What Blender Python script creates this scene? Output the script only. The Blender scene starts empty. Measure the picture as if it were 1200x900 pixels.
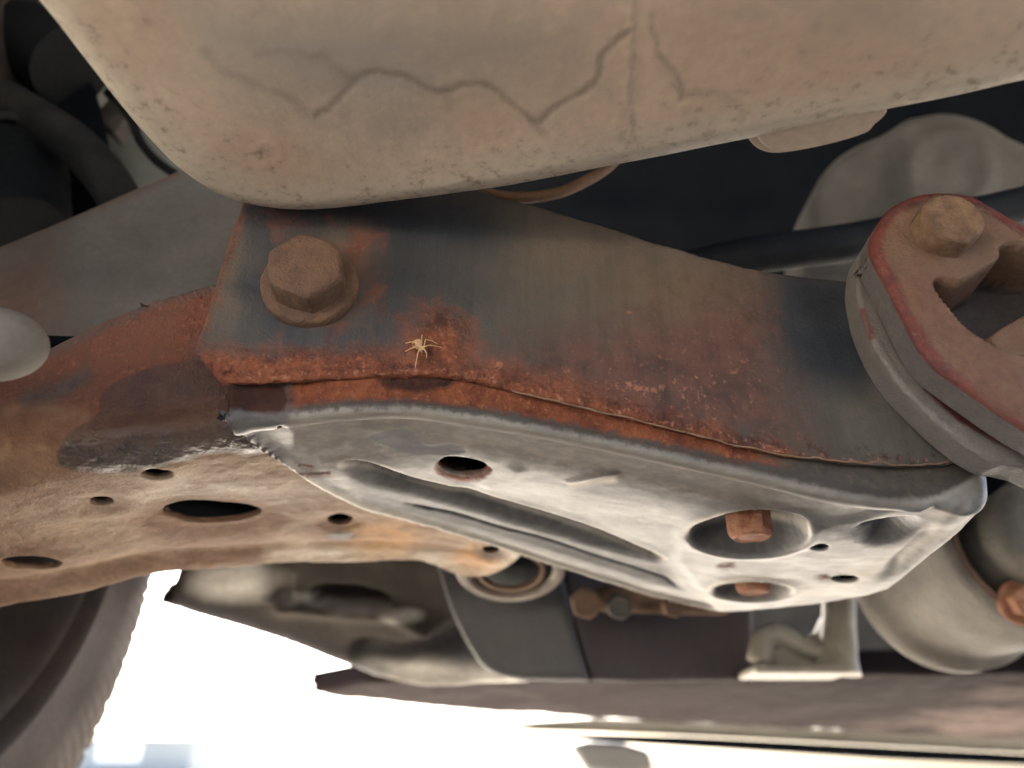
import bpy, bmesh, math, random
import numpy as np
from mathutils import Vector, Matrix, noise as mn

random.seed(7); rng = np.random.default_rng(7)
scene = bpy.context.scene
COL = scene.collection
# ------------------------------------------------------------------ camera
CZ = 0.12                     # lens height above the ground, metres
PITCH = math.radians(27.0)
FPX = 906.0                   # focal length in photo pixels (1200 wide)
cd = bpy.data.cameras.new('camera'); cam = bpy.data.objects.new('camera', cd); COL.objects.link(cam)
cam.location = (0, 0, CZ); cam.rotation_euler = (math.pi/2 + PITCH, 0, 0)
cd.sensor_width = 36.0; cd.lens = 36.0*FPX/1200.0
cd.clip_start = 0.005; cd.clip_end = 6000
cd.dof.use_dof = True; cd.dof.focus_distance = 0.287; cd.dof.aperture_fstop = 6.3
scene.camera = cam
scene.render.resolution_x = 1024; scene.render.resolution_y = 768
# ------------------------------------------------------------------ light
SUN_EL, SUN_AZ = 42.0, -18.0          # sun ahead of the lens, a little to its left
w = bpy.data.worlds.new('World'); scene.world = w; w.use_nodes = True
nt = w.node_tree; nt.nodes.clear()
sky = nt.nodes.new('ShaderNodeTexSky'); sky.sky_type = 'NISHITA'; sky.sun_disc = False
sky.sun_elevation = math.radians(SUN_EL); sky.sun_rotation = math.radians(SUN_AZ)
sky.air_density = 0.7; sky.dust_density = 5.0
bg = nt.nodes.new('ShaderNodeBackground'); bg.inputs[1].default_value = 0.11
wo = nt.nodes.new('ShaderNodeOutputWorld')
nt.links.new(sky.outputs[0], bg.inputs[0]); nt.links.new(bg.outputs[0], wo.inputs[0])
sl = bpy.data.lights.new('sun', 'SUN'); sl.energy = 5.0; sl.angle = math.radians(0.5); sl.color = (1, .95, .87)
so = bpy.data.objects.new('sun', sl); COL.objects.link(so)
_a = math.radians(SUN_AZ); _e = math.radians(SUN_EL)
sdir = Vector((math.sin(_a)*math.cos(_e), math.cos(_a)*math.cos(_e), math.sin(_e)))
so.location = sdir*5; so.rotation_euler = (-sdir).to_track_quat('-Z', 'Y').to_euler()
vs = scene.view_settings
vs.view_transform = 'Standard'; vs.look = 'None'; vs.gamma = 1; vs.use_curve_mapping = False
vs.exposure = 3.35
scene.render.engine = 'CYCLES'
scene.cycles.use_adaptive_sampling = True; scene.cycles.adaptive_threshold = .03
scene.cycles.max_bounces = 4; scene.cycles.diffuse_bounces = 3; scene.cycles.glossy_bounces = 2

# ------------------------------------------------------------------ photo measurements -> places
cp, sp = math.cos(PITCH), math.sin(PITCH)
CAM = np.array([0, 0, CZ])
def ray(px, py):
    x = (np.asarray(px, float)-600)/FPX; y = (450-np.asarray(py, float))/FPX
    return np.stack([x, cp-y*sp, sp+y*cp], -1)
def at_y(px, py, Y):
    d = ray(px, py); return CAM + d*(np.asarray(Y)/d[..., 1])[..., None]
def at_z(px, py, Z):
    d = ray(px, py); return CAM + d*((np.asarray(Z)-CZ)/d[..., 2])[..., None]
def at_plane(px, py, p0, n):
    d = ray(px, py); p0 = np.asarray(p0, float); n = np.asarray(n, float)
    return CAM + d*(((p0-CAM)@n)/(d@n))[..., None]
def proj(P):
    q = P-CAM; f = q[..., 1]*cp+q[..., 2]*sp; u = -q[..., 1]*sp+q[..., 2]*cp
    f = np.maximum(f, 1e-4)
    return 600+FPX*q[..., 0]/f, 450-FPX*u/f
def A(pts): return np.array(pts, float)
def V3(a): return Vector((float(a[0]), float(a[1]), float(a[2])))

def smooth_line(pts, n=8, closed=False):
    P = A(pts); N = len(P); out = []
    for i in range(N if closed else N-1):
        if closed: a, b, c, d = P[(i-1) % N], P[i], P[(i+1) % N], P[(i+2) % N]
        else: a, b, c, d = P[max(i-1, 0)], P[i], P[i+1], P[min(i+2, N-1)]
        for k in range(n):
            t = k/n
            out.append(.5*((2*b)+(c-a)*t+(2*a-5*b+4*c-d)*t*t+(3*b-a-3*c+d)*t**3))
    if not closed: out.append(P[-1])
    return np.array(out)

def seg_dist(X, Y, pts, closed):
    """distance, nearest point, segment index to a polyline"""
    pts = A(pts); n = len(pts); sh = np.shape(X); x = np.ravel(X); y = np.ravel(Y)
    best = np.full(x.size, 1e18); qx = np.zeros(x.size); qy = np.zeros(x.size); idx = np.zeros(x.size, int)
    for i in range(n if closed else n-1):
        a = pts[i]; b = pts[(i+1) % n]; e = b-a; L = e@e+1e-18
        t = np.clip(((x-a[0])*e[0]+(y-a[1])*e[1])/L, 0, 1)
        cx = a[0]+t*e[0]; cy = a[1]+t*e[1]; d = (x-cx)**2+(y-cy)**2
        m = d < best
        best = np.where(m, d, best); qx = np.where(m, cx, qx); qy = np.where(m, cy, qy); idx = np.where(m, i, idx)
    return np.sqrt(best).reshape(sh), qx.reshape(sh), qy.reshape(sh), idx.reshape(sh)
def inside(X, Y, pts):
    pts = A(pts); r = np.zeros(np.shape(X), bool); n = len(pts)
    for i in range(n):
        x1, y1 = pts[i]; x2, y2 = pts[(i+1) % n]
        if y1 == y2: continue
        c = ((y1 > Y) != (y2 > Y)) & (X < (x2-x1)*(Y-y1)/(y2-y1)+x1)
        r ^= c
    return r
def sdf_poly(X, Y, pts):
    d, *_ = seg_dist(X, Y, pts, True)
    return np.where(inside(X, Y, pts), d, -d)
def sst(x, a, b):
    t = np.clip((x-a)/(b-a), 0, 1); return t*t*(3-2*t)
# stain, shade and highlight masks in measured coordinates: .5 on the edge of the mark
def m_poly(x, y, pts, wd=12): return np.clip(.5+sdf_poly(x, y, pts)/(2*wd), 0, 1)
def m_line(x, y, pts, wd=5): return np.clip(1-seg_dist(x, y, pts, False)[0]/(2*wd), 0, 1)
def m_ell(x, y, cx, cy, rx, ry, soft=.5):
    d = np.sqrt(((x-cx)/rx)**2+((y-cy)/ry)**2); return np.clip(.5+(1-d)/(2*soft), 0, 1)
def mmax(*a):
    r = a[0]
    for b in a[1:]: r = np.maximum(r, b)
    return r
def vnoise(P, scale, seed=0.0):
    return np.array([mn.noise((p[0]*scale+seed, p[1]*scale, p[2]*scale)) for p in P.reshape(-1, 3)]).reshape(P.shape[:-1])

# ------------------------------------------------------------------ materials
def lin(r, g, b):
    f = lambda c: c/12.92 if c <= .04045 else ((c+.055)/1.055)**2.4
    return (f(r/255), f(g/255), f(b/255), 1)
class NT:
    def __init__(s, m):
        m.use_nodes = True; s.cache = {}; s.t = m.node_tree; s.t.nodes.clear()
        s.co = s.t.nodes.new('ShaderNodeTexCoord').outputs['Object']
    def n(s, k, **kw):
        x = s.t.nodes.new(k)
        for a, b in kw.items(): setattr(x, a, b)
        return x
    def put(s, sock, v):
        if isinstance(v, bpy.types.NodeSocket): s.t.links.new(v, sock)
        else: sock.default_value = v
    def math(s, op, a, b=0.0, clamp=False):
        x = s.n('ShaderNodeMath', operation=op, use_clamp=clamp); s.put(x.inputs[0], a); s.put(x.inputs[1], b); return x.outputs[0]
    def noise(s, scale, detail=4, rough=.6, stretch=None, dist=0.0):
        scale = min((.5, 1.5, 4, 10, 16, 30, 55, 95, 150, 240, 420, 900), key=lambda q: abs(math.log(q/scale))); rough = .65
        key = (scale, stretch, detail)
        if key in s.cache: return s.cache[key]
        s.cache[key] = s._noise(scale, detail, rough, stretch); return s.cache[key]
    def _noise(s, scale, detail, rough, stretch, dist=0.0):
        x = s.n('ShaderNodeTexNoise'); c = s.co
        if stretch:
            m = s.n('ShaderNodeMapping'); m.inputs['Scale'].default_value = stretch; s.put(m.inputs[0], c); c = m.outputs[0]
        s.put(x.inputs['Vector'], c); x.inputs['Scale'].default_value = scale; x.inputs['Detail'].default_value = detail
        x.inputs['Roughness'].default_value = rough; x.inputs['Distortion'].default_value = dist
        return x.outputs['Fac']
    def mix(s, f, a, b):
        x = s.n('ShaderNodeMix', data_type='RGBA'); s.put(x.inputs[0], f); s.put(x.inputs[6], a); s.put(x.inputs[7], b); return x.outputs[2]
    def mixf(s, f, a, b):
        x = s.n('ShaderNodeMix', data_type='FLOAT'); s.put(x.inputs[0], f); s.put(x.inputs[2], a); s.put(x.inputs[3], b); return x.outputs[0]
    def ramp(s, f, lo, hi):
        x = s.n('ShaderNodeMapRange'); s.put(x.inputs[0], f); x.inputs[1].default_value = lo; x.inputs[2].default_value = hi; return x.outputs[0]
    def attr(s, name):
        x = s.n('ShaderNodeAttribute'); x.attribute_name = name; return x.outputs['Fac']
MATS = {}
def material(name, base, base2, scale=60, rough=.7, metal=0.0, layers=(), bump=((500, .25), (90, .3)), spec=.4, stretch=None, lo=.35, hi=.65, streak=None):
    """layers: dicts attr, c1, c2, scale, amp, soft, rough, metal, bump"""
    if name in MATS: return MATS[name]
    m = bpy.data.materials.new(name); g = NT(m)
    c = g.mix(g.ramp(g.noise(scale, 4, .62, stretch), lo, hi), base, base2)
    fine = g.ramp(g.noise(scale*14, 4, .7, stretch), .3, .7)
    c = g.mix(g.math('MULTIPLY', fine, .34), c, tuple(.45*x for x in base[:3])+(1,))
    r = g.mixf(g.noise(scale*3, 4), rough-.12, min(rough+.12, 1)); me = metal; extra = None; spc = spec
    for k, L in enumerate(layers):
        nz = g.noise(L.get('scale', 150), 4, .65, L.get('stretch'))
        f = g.math('ADD', g.attr(L['attr']), g.math('MULTIPLY', g.math('SUBTRACT', nz, .5), L.get('amp', .8)))
        s = L.get('soft', .15)
        f = g.ramp(f, .5-s, .5+s)
        if 'max' in L: f = g.math('MULTIPLY', f, L['max'])
        lc = g.mix(g.ramp(g.noise(L.get('scale2', 260), 4, .7), .34, .66), L['c1'], L['c2'])
        if 'c3' in L: lc = g.mix(g.ramp(g.noise(L.get('scale3', 420), 4, .6), .55, .80), lc, L['c3'])
        c = g.mix(f, c, lc); r = g.mixf(f, r, L.get('rough', .85)); me = g.mixf(f, me, L.get('metal', 0.0))
        if 'spec' in L: spc = g.mixf(f, spc, L['spec'])
        if L.get('bump'):
            fa = g.ramp(g.attr(L['attr']), .4, .75)
            h = g.math('MULTIPLY', g.math('MULTIPLY', g.noise(L.get('bscale', 420), 2, .7), L['bump']), fa)
            extra = h if extra is None else g.math('ADD', extra, h)
    if streak:
        sk = g.ramp(g.noise(streak[1], 3, .7, streak[0]), .42, .75)
        x = g.n('ShaderNodeMix', data_type='RGBA', blend_type='MULTIPLY'); g.put(x.inputs[0], g.math('MULTIPLY', sk, streak[2])); g.put(x.inputs[6], c); x.inputs[7].default_value = (.25, .25, .27, 1); c = x.outputs[2]
    h = None
    for s, st in bump:
        x = g.math('MULTIPLY', g.noise(s, 2, .65), st); h = x if h is None else g.math('ADD', h, x)
    if extra is not None: h = g.math('ADD', h, extra)
    b = g.n('ShaderNodeBump'); b.inputs['Strength'].default_value = 1.0; b.inputs['Distance'].default_value = .0016
    g.put(b.inputs['Height'], h)
    p = g.n('ShaderNodeBsdfPrincipled'); g.put(p.inputs['Base Color'], c); g.put(p.inputs['Roughness'], r); g.put(p.inputs['Metallic'], me)
    g.put(p.inputs['Specular IOR Level'], spc); g.put(p.inputs['Normal'], b.outputs[0])
    o = g.n('ShaderNodeOutputMaterial'); g.put(o.inputs[0], p.outputs[0])
    MATS[name] = m; return m

RUST1, RUST2, RUST3 = (.25, .082, .036, 1), (.12, .038, .021, 1), (.36, .16, .085, 1)
SIDE = material('painted_steel_side', (.072, .068, .062, 1), (.048, .050, .052, 1), 95, .6, layers=[
    dict(attr='olive', c1=(.125, .112, .085, 1), c2=(.09, .082, .066, 1), scale=95, amp=.6, soft=.4, rough=.8, scale2=55),
    dict(attr='dust', c1=(.175, .125, .082, 1), c2=(.115, .082, .056, 1), scale=95, amp=.7, soft=.4, rough=.85, scale2=95, max=.9),
    dict(attr='navy', c1=(.016, .022, .030, 1), c2=(.032, .037, .044, 1), scale=95, amp=.8, soft=.4, rough=.5, scale2=95),
    dict(attr='mauve', c1=(.145, .068, .048, 1), c2=(.08, .045, .036, 1), scale=150, amp=.9, soft=.4, rough=.85, scale2=95, c3=(.23, .115, .075, 1), max=.9),
    dict(attr='rust', c1=RUST1, c2=RUST2, c3=RUST3, scale=150, scale2=95, amp=1.1, soft=.34, rough=.92, bump=1.5, bscale=240),
    dict(attr='pit', c1=(.055, .022, .014, 1), c2=(.07, .028, .018, 1), scale=240, amp=1.3, soft=.14, rough=.9, bump=-.5),
    dict(attr='fleck', c1=(.36, .17, .10, 1), c2=(.30, .13, .08, 1), scale=420, amp=1.5, soft=.10, rough=.9),
    ], bump=((900, .22), (240, .3)), stretch=(1, 1, .16), spec=.3, streak=((1, 1, .07), 150, .28))
SHELL = material('painted_steel_shell', (.262, .263, .256, 1), (.21, .21, .204, 1), 30, .44, metal=.4, spec=.3, streak=((.25, 1, 1), 95, .35), layers=[
    dict(attr='dirt', c1=(.19, .165, .135, 1), c2=(.115, .105, .095, 1), scale=150, amp=.8, soft=.35, rough=.75, scale2=150),
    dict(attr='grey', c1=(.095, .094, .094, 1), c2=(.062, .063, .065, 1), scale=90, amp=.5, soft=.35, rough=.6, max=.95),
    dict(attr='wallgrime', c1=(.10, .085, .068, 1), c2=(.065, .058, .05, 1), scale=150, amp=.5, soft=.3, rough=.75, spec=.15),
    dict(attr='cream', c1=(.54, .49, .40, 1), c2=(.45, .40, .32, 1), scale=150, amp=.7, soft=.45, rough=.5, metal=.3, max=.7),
    dict(attr='rust', c1=RUST1, c2=RUST2, c3=RUST3, scale=240, scale2=95, amp=1.0, soft=.25, rough=.92, bump=1.1),
    dict(attr='chip', c1=(.05, .047, .044, 1), c2=(.085, .075, .066, 1), scale=240, amp=1.3, soft=.16, rough=.6),
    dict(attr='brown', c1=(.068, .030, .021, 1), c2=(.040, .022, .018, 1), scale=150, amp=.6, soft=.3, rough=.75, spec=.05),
    dict(attr='tip', c1=(.13, .122, .115, 1), c2=(.095, .088, .084, 1), scale=150, amp=.4, soft=.16, rough=.33, spec=.35),
    dict(attr='wet', c1=(.15, .146, .15, 1), c2=(.105, .102, .107, 1), scale=130, amp=.35, soft=.14, rough=.45, spec=.02, scale2=60),
    ], bump=((900, .07), (150, .10)))
BEAM = material('rusted_beam_steel', (.36, .235, .13, 1), (.24, .145, .08, 1), 38, .7, layers=[
    dict(attr='pale', c1=(.44, .38, .27, 1), c2=(.36, .285, .19, 1), scale=95, amp=.8, soft=.4, rough=.5),
    dict(attr='brown', c1=(.25, .135, .075, 1), c2=(.17, .088, .05, 1), scale=90, amp=.7, soft=.3, rough=.8),
    dict(attr='rust', c1=(.20, .062, .03, 1), c2=(.115, .036, .02, 1), c3=(.32, .13, .07, 1), scale=110, amp=.8, soft=.25, rough=.85, bump=.8),
    dict(attr='orange', c1=(.55, .27, .08, 1), c2=(.48, .28, .12, 1), scale=120, amp=.6, soft=.35, rough=.8, max=.8),
    dict(attr='black', c1=(.045, .04, .04, 1), c2=(.07, .06, .055, 1), scale=140, amp=.7, soft=.25, rough=.6),
    dict(attr='wet', c1=(.095, .038, .025, 1), c2=(.05, .026, .021, 1), scale=95, amp=.5, soft=.16, rough=.55, scale2=95, spec=.3),
    dict(attr='gloss', c1=(.075, .058, .05, 1), c2=(.055, .044, .04, 1), scale=130, amp=.5, soft=.3, rough=.24, scale2=90, bump=1.0, bscale=150, spec=.5),
    dict(attr='grime', c1=(.10, .052, .032, 1), c2=(.16, .085, .048, 1), scale=55, amp=1.3, soft=.3, rough=.8, max=.8),
    ], bump=((900, .3), (150, .5)))
PAN = material('dusty_pan', (.68, .545, .405, 1), (.55, .44, .33, 1), 14, .72, layers=[
    dict(attr='grey', c1=(.28, .252, .215, 1), c2=(.40, .35, .285, 1), scale=30, amp=1.0, soft=.4, rough=.7, scale2=40),
    dict(attr='pink', c1=(.52, .36, .24, 1), c2=(.46, .33, .23, 1), scale=30, amp=.5, soft=.45, rough=.8, max=.7),
    dict(attr='pale', c1=(.60, .54, .42, 1), c2=(.52, .46, .35, 1), scale=60, amp=.5, soft=.4, rough=.6, max=.8),
    dict(attr='line', c1=(.17, .14, .11, 1), c2=(.24, .20, .155, 1), scale=150, amp=1.0, soft=.4, rough=.8, max=.68),
    dict(attr='speck', c1=(.17, .12, .08, 1), c2=(.22, .15, .1, 1), scale=210, amp=1.3, soft=.1, rough=.8, max=.6),
    ], bump=((420, .08), (95, .08)), spec=.25)
BOLT = material('bolt_steel', (.17, .095, .054, 1), (.105, .062, .040, 1), 120, .8, bump=((900, .5), (220, .8)))
BOLT_O = material('bolt_ochre', (.23, .145, .08, 1), (.12, .068, .042, 1), 150, .75, bump=((900, .4), (250, .7)))
BOLT_C = material('bolt_copper', (.44, .22, .125, 1), (.27, .10, .05, 1), 170, .8, bump=((900, .5), (250, .8)))
BAR = material('dusty_bar', (.145, .133, .114, 1), (.10, .092, .082, 1), 25, .7, spec=.25, layers=[
    dict(attr='rust', c1=(.125, .078, .056, 1), c2=(.095, .062, .047, 1), scale=60, amp=.7, soft=.45, rough=.85)], bump=((800, .15), (90, .2)))
GREYDUST = material('grey_dust', (.20, .175, .142, 1), (.13, .113, .09, 1), 30, .75)
CAST = material('cast_alloy', (.125, .114, .098, 1), (.088, .08, .068, 1), 40, .65, bump=((600, .4), (120, .5)), spec=.2)
MOUNT = material('mount_alloy', (.27, .245, .20, 1), (.19, .17, .14, 1), 40, .6, bump=((600, .4), (120, .4)), spec=.25)
ALLOY = material('bright_alloy', (.46, .42, .33, 1), (.26, .23, .18, 1), 40, .5, bump=((400, .3), (90, .5)))
BLACK = material('black_rubber', (.005, .006, .007, 1), (.010, .011, .012, 1), 40, .7, bump=((300, .3), (60, .3)), spec=.15)
HOSE = material('dusty_hose', (.012, .013, .0135, 1), (.034, .031, .027, 1), 30, .8, spec=.12, bump=((500, .3), (60, .3)))
RODM = material('dark_rod', (.010, .012, .015, 1), (.02, .022, .024, 1), 40, .7, spec=.15)
PALEBACK = material('pale_inner_panel', (.26, .27, .24, 1), (.22, .23, .21, 1), 8, .8)
CLAMP_R = material('red_clamp', (.19, .115, .072, 1), (.13, .078, .052, 1), 70, .75, layers=[
    dict(attr='red', c1=(.15, .036, .026, 1), c2=(.085, .024, .02, 1), c3=(.21, .085, .058, 1), scale=150, amp=1.1, soft=.15, rough=.6),
    dict(attr='orange', c1=(.175, .095, .062, 1), c2=(.13, .068, .047, 1), scale=220, amp=.8, soft=.3, rough=.85),
    dict(attr='grey', c1=(.15, .135, .12, 1), c2=(.11, .10, .095, 1), scale=150, amp=.5, soft=.15, rough=.5),
    dict(attr='dark', c1=(.03, .026, .028, 1), c2=(.045, .036, .034, 1), scale=150, amp=.4, soft=.2, rough=.7),
    ], bump=((800, .3), (220, .5)))
CLAMP_G = material('grey_clamp', (.21, .19, .165, 1), (.155, .135, .12, 1), 60, .5, layers=[
    dict(attr='red', c1=(.13, .032, .025, 1), c2=(.09, .025, .02, 1), scale=150, amp=.5, soft=.15, rough=.4)], bump=((700, .3), (150, .4)))
TYRE = material('tyre_rubber', (.040, .033, .030, 1), (.064, .053, .047, 1), 20, .8, bump=((300, .3),), spec=.12)
RIM = material('rim_steel', (.10, .085, .07, 1), (.06, .045, .05, 1), 15, .6)
ARM = material('dusty_arm', (.056, .048, .041, 1), (.034, .029, .026, 1), 18, .75, spec=.08, layers=[
    dict(attr='pale', c1=(.42, .40, .36, 1), c2=(.30, .28, .24, 1), scale=30, amp=.6, soft=.3, rough=.4, spec=.4),
    dict(attr='dark', c1=(.035, .036, .04, 1), c2=(.05, .05, .05, 1), scale=30, amp=.4, soft=.4, rough=.5)], bump=((200, .4), (50, .6)))
BLADE = material('grey_blade', (.085, .085, .082, 1), (.065, .065, .064, 1), 12, .42, bump=((300, .1), (40, .15)))
PURPLE = material('dark_purple_panel', (.065, .05, .05, 1), (.05, .04, .042, 1), 10, .6, bump=((300, .15),))
RUSTY = material('rusty_tab', (.24, .15, .09, 1), (.14, .08, .05, 1), 40, .75)
PALEM = material('pale_metal', (.25, .205, .16, 1), (.11, .08, .06, 1), 55, .5)
CROSS = material('brown_crossbar', (.017, .0115, .0115, 1), (.013, .009, .0095, 1), 14, .85, spec=.08, layers=[
    dict(attr='pale', c1=(.11, .08, .07, 1), c2=(.07, .05, .045, 1), scale=70, amp=1.0, soft=.2, rough=.8, stretch=(.3, 1, 1))], bump=((250, .4),))
LIPM = material('pale_lip', (.30, .28, .225, 1), (.26, .24, .19, 1), 10, .6)
SPIDER = material('spider_tan', (.62, .40, .20, 1), (.50, .30, .15, 1), 900, .6, bump=((3000, .1),))
WELD = material('seam_bead', (.30, .19, .11, 1), (.20, .11, .065, 1), 300, .85, bump=((900, .5),))
UNDER = material('underbody_black', (.004, .005, .007, 1), (.007, .008, .010, 1), 10, 1, spec=0)
GROUND = material('pale_concrete', (.53, .487, .425, 1), (.45, .412, .362, 1), 1.5, .9, bump=((40, .3),))
BLUEW = material('pale_blue_wall', (.26, .29, .29, 1), (.24, .27, .27, 1), .5, .8)
WHITEW = material('white_paint', (.75, .77, .78, 1), (.7, .72, .74, 1), .5, .6)

# ------------------------------------------------------------------ object helpers
def tag(o, label=None, cat=None, group=None, kind=None):
    if label: o['label'] = label
    if cat: o['category'] = cat
    if group: o['group'] = group
    if kind: o['kind'] = kind
    return o
def thing(name, loc, label, cat, group=None):
    e = bpy.data.objects.new(name, None); COL.objects.link(e); e.location = V3(loc); e.empty_display_size = .02
    return tag(e, label, cat, group)
def link(name, me, mat, parent=None, smooth=True, ang=None):
    o = bpy.data.objects.new(name, me); COL.objects.link(o); me.materials.append(mat)
    if smooth:
        me.shade_smooth()
        if ang: me.set_sharp_from_angle(angle=math.radians(ang))
    if parent is not None:
        o.parent = parent
        base = parent.location if parent.parent is None else parent.location+parent.parent.location
        if parent.type == 'EMPTY': o.matrix_parent_inverse = Matrix.Translation(-parent.location)
        # mesh parents keep identity transforms of their own, so nothing to undo
    return o
def set_attr(o, **kw):
    for k, v in kw.items():
        a = o.data.attributes.new(k, 'FLOAT', 'POINT'); a.data.foreach_set('value', np.ascontiguousarray(v, dtype=np.float32).ravel())
def verts(o):
    a = np.zeros(len(o.data.vertices)*3); o.data.vertices.foreach_get('co', a); return a.reshape(-1, 3)
def mesh(name, V, F):
    me = bpy.data.meshes.new(name); me.from_pydata([tuple(map(float, v)) for v in V], [], [tuple(map(int, f)) for f in F]); me.update(); return me

def clip_grid(P, S):
    """triangle/quad mesh of the grid P where S >= 0, cut cleanly along S = 0"""
    nu, nv = S.shape; idx = np.full((nu, nv), -1, int); V = []; F = []
    pos = S >= 0
    ii, jj = np.nonzero(pos); idx[ii, jj] = np.arange(len(ii)); V = list(P[ii, jj])
    c = pos[:-1, :-1].astype(int)+pos[1:, :-1]+pos[1:, 1:]+pos[:-1, 1:]
    a, b = np.nonzero(c == 4)
    F = [tuple(f) for f in np.stack([idx[a, b], idx[a+1, b], idx[a+1, b+1], idx[a, b+1]], -1)]
    em = {}
    def cut(p, q):
        k = (p, q) if p < q else (q, p)
        if k in em: return em[k]
        s0, s1 = S[p], S[q]; t = s0/(s0-s1); t = min(max(t, .02), .98)
        V.append(P[p]*(1-t)+P[q]*t); em[k] = len(V)-1; return em[k]
    for i, j in zip(*np.nonzero((c > 0) & (c < 4))):
        loop = [(i, j), (i+1, j), (i+1, j+1), (i, j+1)]; out = []
        for k in range(4):
            p, q = loop[k], loop[(k+1) % 4]
            if pos[p]: out.append(idx[p])
            if pos[p] != pos[q]: out.append(cut(p, q))
        if len(out) >= 3: F.append(tuple(out))
    return np.array(V), F

def folded(name, outline, base, mat, parent, cell, fold=None, r=.005, wall=.03, disp=None, holes=(), thick=.0025,
           O=(0, 0, 0), U=(1, 0, 0), Vv=(0, 1, 0), N=(0, 0, 1), cut=None, extra=None):
    """pressed sheet: outline (u,v), edges flagged in fold turn towards N with radius r; base(u,v) height along N"""
    outline = A(outline); n = len(outline)
    O, U, Vv, N = A(O), A(U), A(Vv), A(N)
    fold = np.ones(n, bool) if fold is None else np.asarray(fold, bool)
    rr = np.broadcast_to(np.asarray(r, float), (n,)); ww = np.broadcast_to(np.asarray(wall, float), (n,))
    wm = ww[fold].max() if fold.any() else 0
    u0, v0 = outline.min(0)-wm-cell; u1, v1 = outline.max(0)+wm+cell
    gu = np.arange(u0, u1+cell, cell); gv = np.arange(v0, v1+cell, cell)
    X, Y = np.meshgrid(gu, gv, indexing='ij')
    d, qx, qy, k = seg_dist(X, Y, outline, True)
    ins = inside(X, Y, outline); sd = np.where(ins, d, -d)
    f = fold[k]; R = rr[k]; W = ww[k]
    ar = np.sum(outline[:, 0]*np.roll(outline[:, 1], -1)-np.roll(outline[:, 0], -1)*outline[:, 1])
    e = np.roll(outline, -1, 0)-outline; e /= np.linalg.norm(e, axis=1)[:, None]+1e-12
    nin = np.stack([-e[:, 1], e[:, 0]], 1)*(1 if ar > 0 else -1)
    nx = np.where(np.abs(sd) > cell*.3, (X-qx)/np.where(sd == 0, 1, sd), nin[k, 0])
    ny = np.where(np.abs(sd) > cell*.3, (Y-qy)/np.where(sd == 0, 1, sd), nin[k, 1])
    if fold.any() and not fold.all():
        # inside the sheet the bend follows the folded edges only
        runs = []; i = 0
        while i < n:
            if fold[i]:
                j = i
                while j < n and fold[j]: j += 1
                runs.append((i, j)); i = j
            else: i += 1
        for (i0, j0) in runs:
            pl = outline[np.arange(i0, j0+1) % n]
            d2, q2x, q2y, k2 = seg_dist(X, Y, pl, False)
            m = ins & ~f & (d2 < rr[i0:j0].max()) & (d2 < rr[np.minimum(k2+i0, n-1)])
            qx = np.where(m, q2x, qx); qy = np.where(m, q2y, qy); R = np.where(m, rr[np.minimum(k2+i0, n-1)], R)
            sdb = np.where(m, d2, sd); nx = np.where(m, (X-q2x)/np.maximum(d2, 1e-6), nx); ny = np.where(m, (Y-q2y)/np.maximum(d2, 1e-6), ny)
            f = f | m; sd = np.where(m, sdb, sd)
    s = np.maximum(R-sd, 0); th = np.minimum(s/R, math.pi/2); ex = np.maximum(s-R*math.pi/2, 0)
    off = R-R*np.sin(th)
    uu = np.where(f & (sd < R), qx+nx*off, X); vv = np.where(f & (sd < R), qy+ny*off, Y)
    zz = np.where(f, R*(1-np.cos(th))+ex, 0.0)
    sd0 = np.where(ins, d, -d); S = np.where(fold[k], sd0+W, sd0)
    B = base(uu, vv) if callable(base) else np.full(X.shape, float(base))
    P = O+uu[..., None]*U+vv[..., None]*Vv+(B+zz)[..., None]*N
    px, py = proj(P)
    if disp is not None:
        D = disp(uu, vv, px, py, sd, P)*np.where(f, np.clip(1-(-sd)/.004, 0, 1), 1.0)
        P = P+D[..., None]*N
    for h in holes: S = np.minimum(S, -h(uu, vv, px, py)+np.where(sd < -.001, 1e3*0+0, 0))
    if cut is not None: S = np.minimum(S, cut(uu, vv, px, py, sd))
    V, F = clip_grid(P, S)
    # faces should look away from N
    if np.cross(U, Vv)@N > 0: F = [f_[::-1] for f_ in F]
    me = mesh(name, V, F); o = link(name, me, mat, parent)
    if thick:
        m = o.modifiers.new('thickness', 'SOLIDIFY'); m.thickness = thick; m.offset = -1
    return o
def hole_px(cx, cy, rx, ry, k=.00033):
    # ellipse measured on the surface; returns a distance-like value, positive in the hole
    return lambda u, v, px, py: (1-np.sqrt(((px-cx)/rx)**2+((py-cy)/ry)**2))*min(rx, ry)*k
def hole_poly(pts, k=.00033):
    return lambda u, v, px, py: sdf_poly(px, py, pts)*k

def prism(name, pts3, vec, mat, parent=None, bevel=.001, seg=2, ang=35):
    """closed slab: flat polygon pts3 swept along vec"""
    P = A(pts3); vec = A(vec); n = len(P); V = np.vstack([P, P+vec])
    F = [list(range(n)), list(range(2*n-1, n-1, -1))]+[[i, i+n, (i+1) % n+n, (i+1) % n] for i in range(n)]
    me = mesh(name, V, F)
    bm = bmesh.new(); bm.from_mesh(me); bmesh.ops.recalc_face_normals(bm, faces=bm.faces); bm.to_mesh(me); bm.free()
    o = link(name, me, mat, parent, True, ang)
    if bevel:
        b = o.modifiers.new('bevel', 'BEVEL'); b.width = bevel; b.segments = seg; b.limit_method = 'ANGLE'; b.angle_limit = math.radians(40); b.harden_normals = True
    return o
def frame_of(axis):
    a = V3(axis).normalized(); t = Vector((0, 0, 1)) if abs(a.z) < .9 else Vector((1, 0, 0))
    u = t.cross(a).normalized(); v = a.cross(u); return a, u, v
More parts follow.
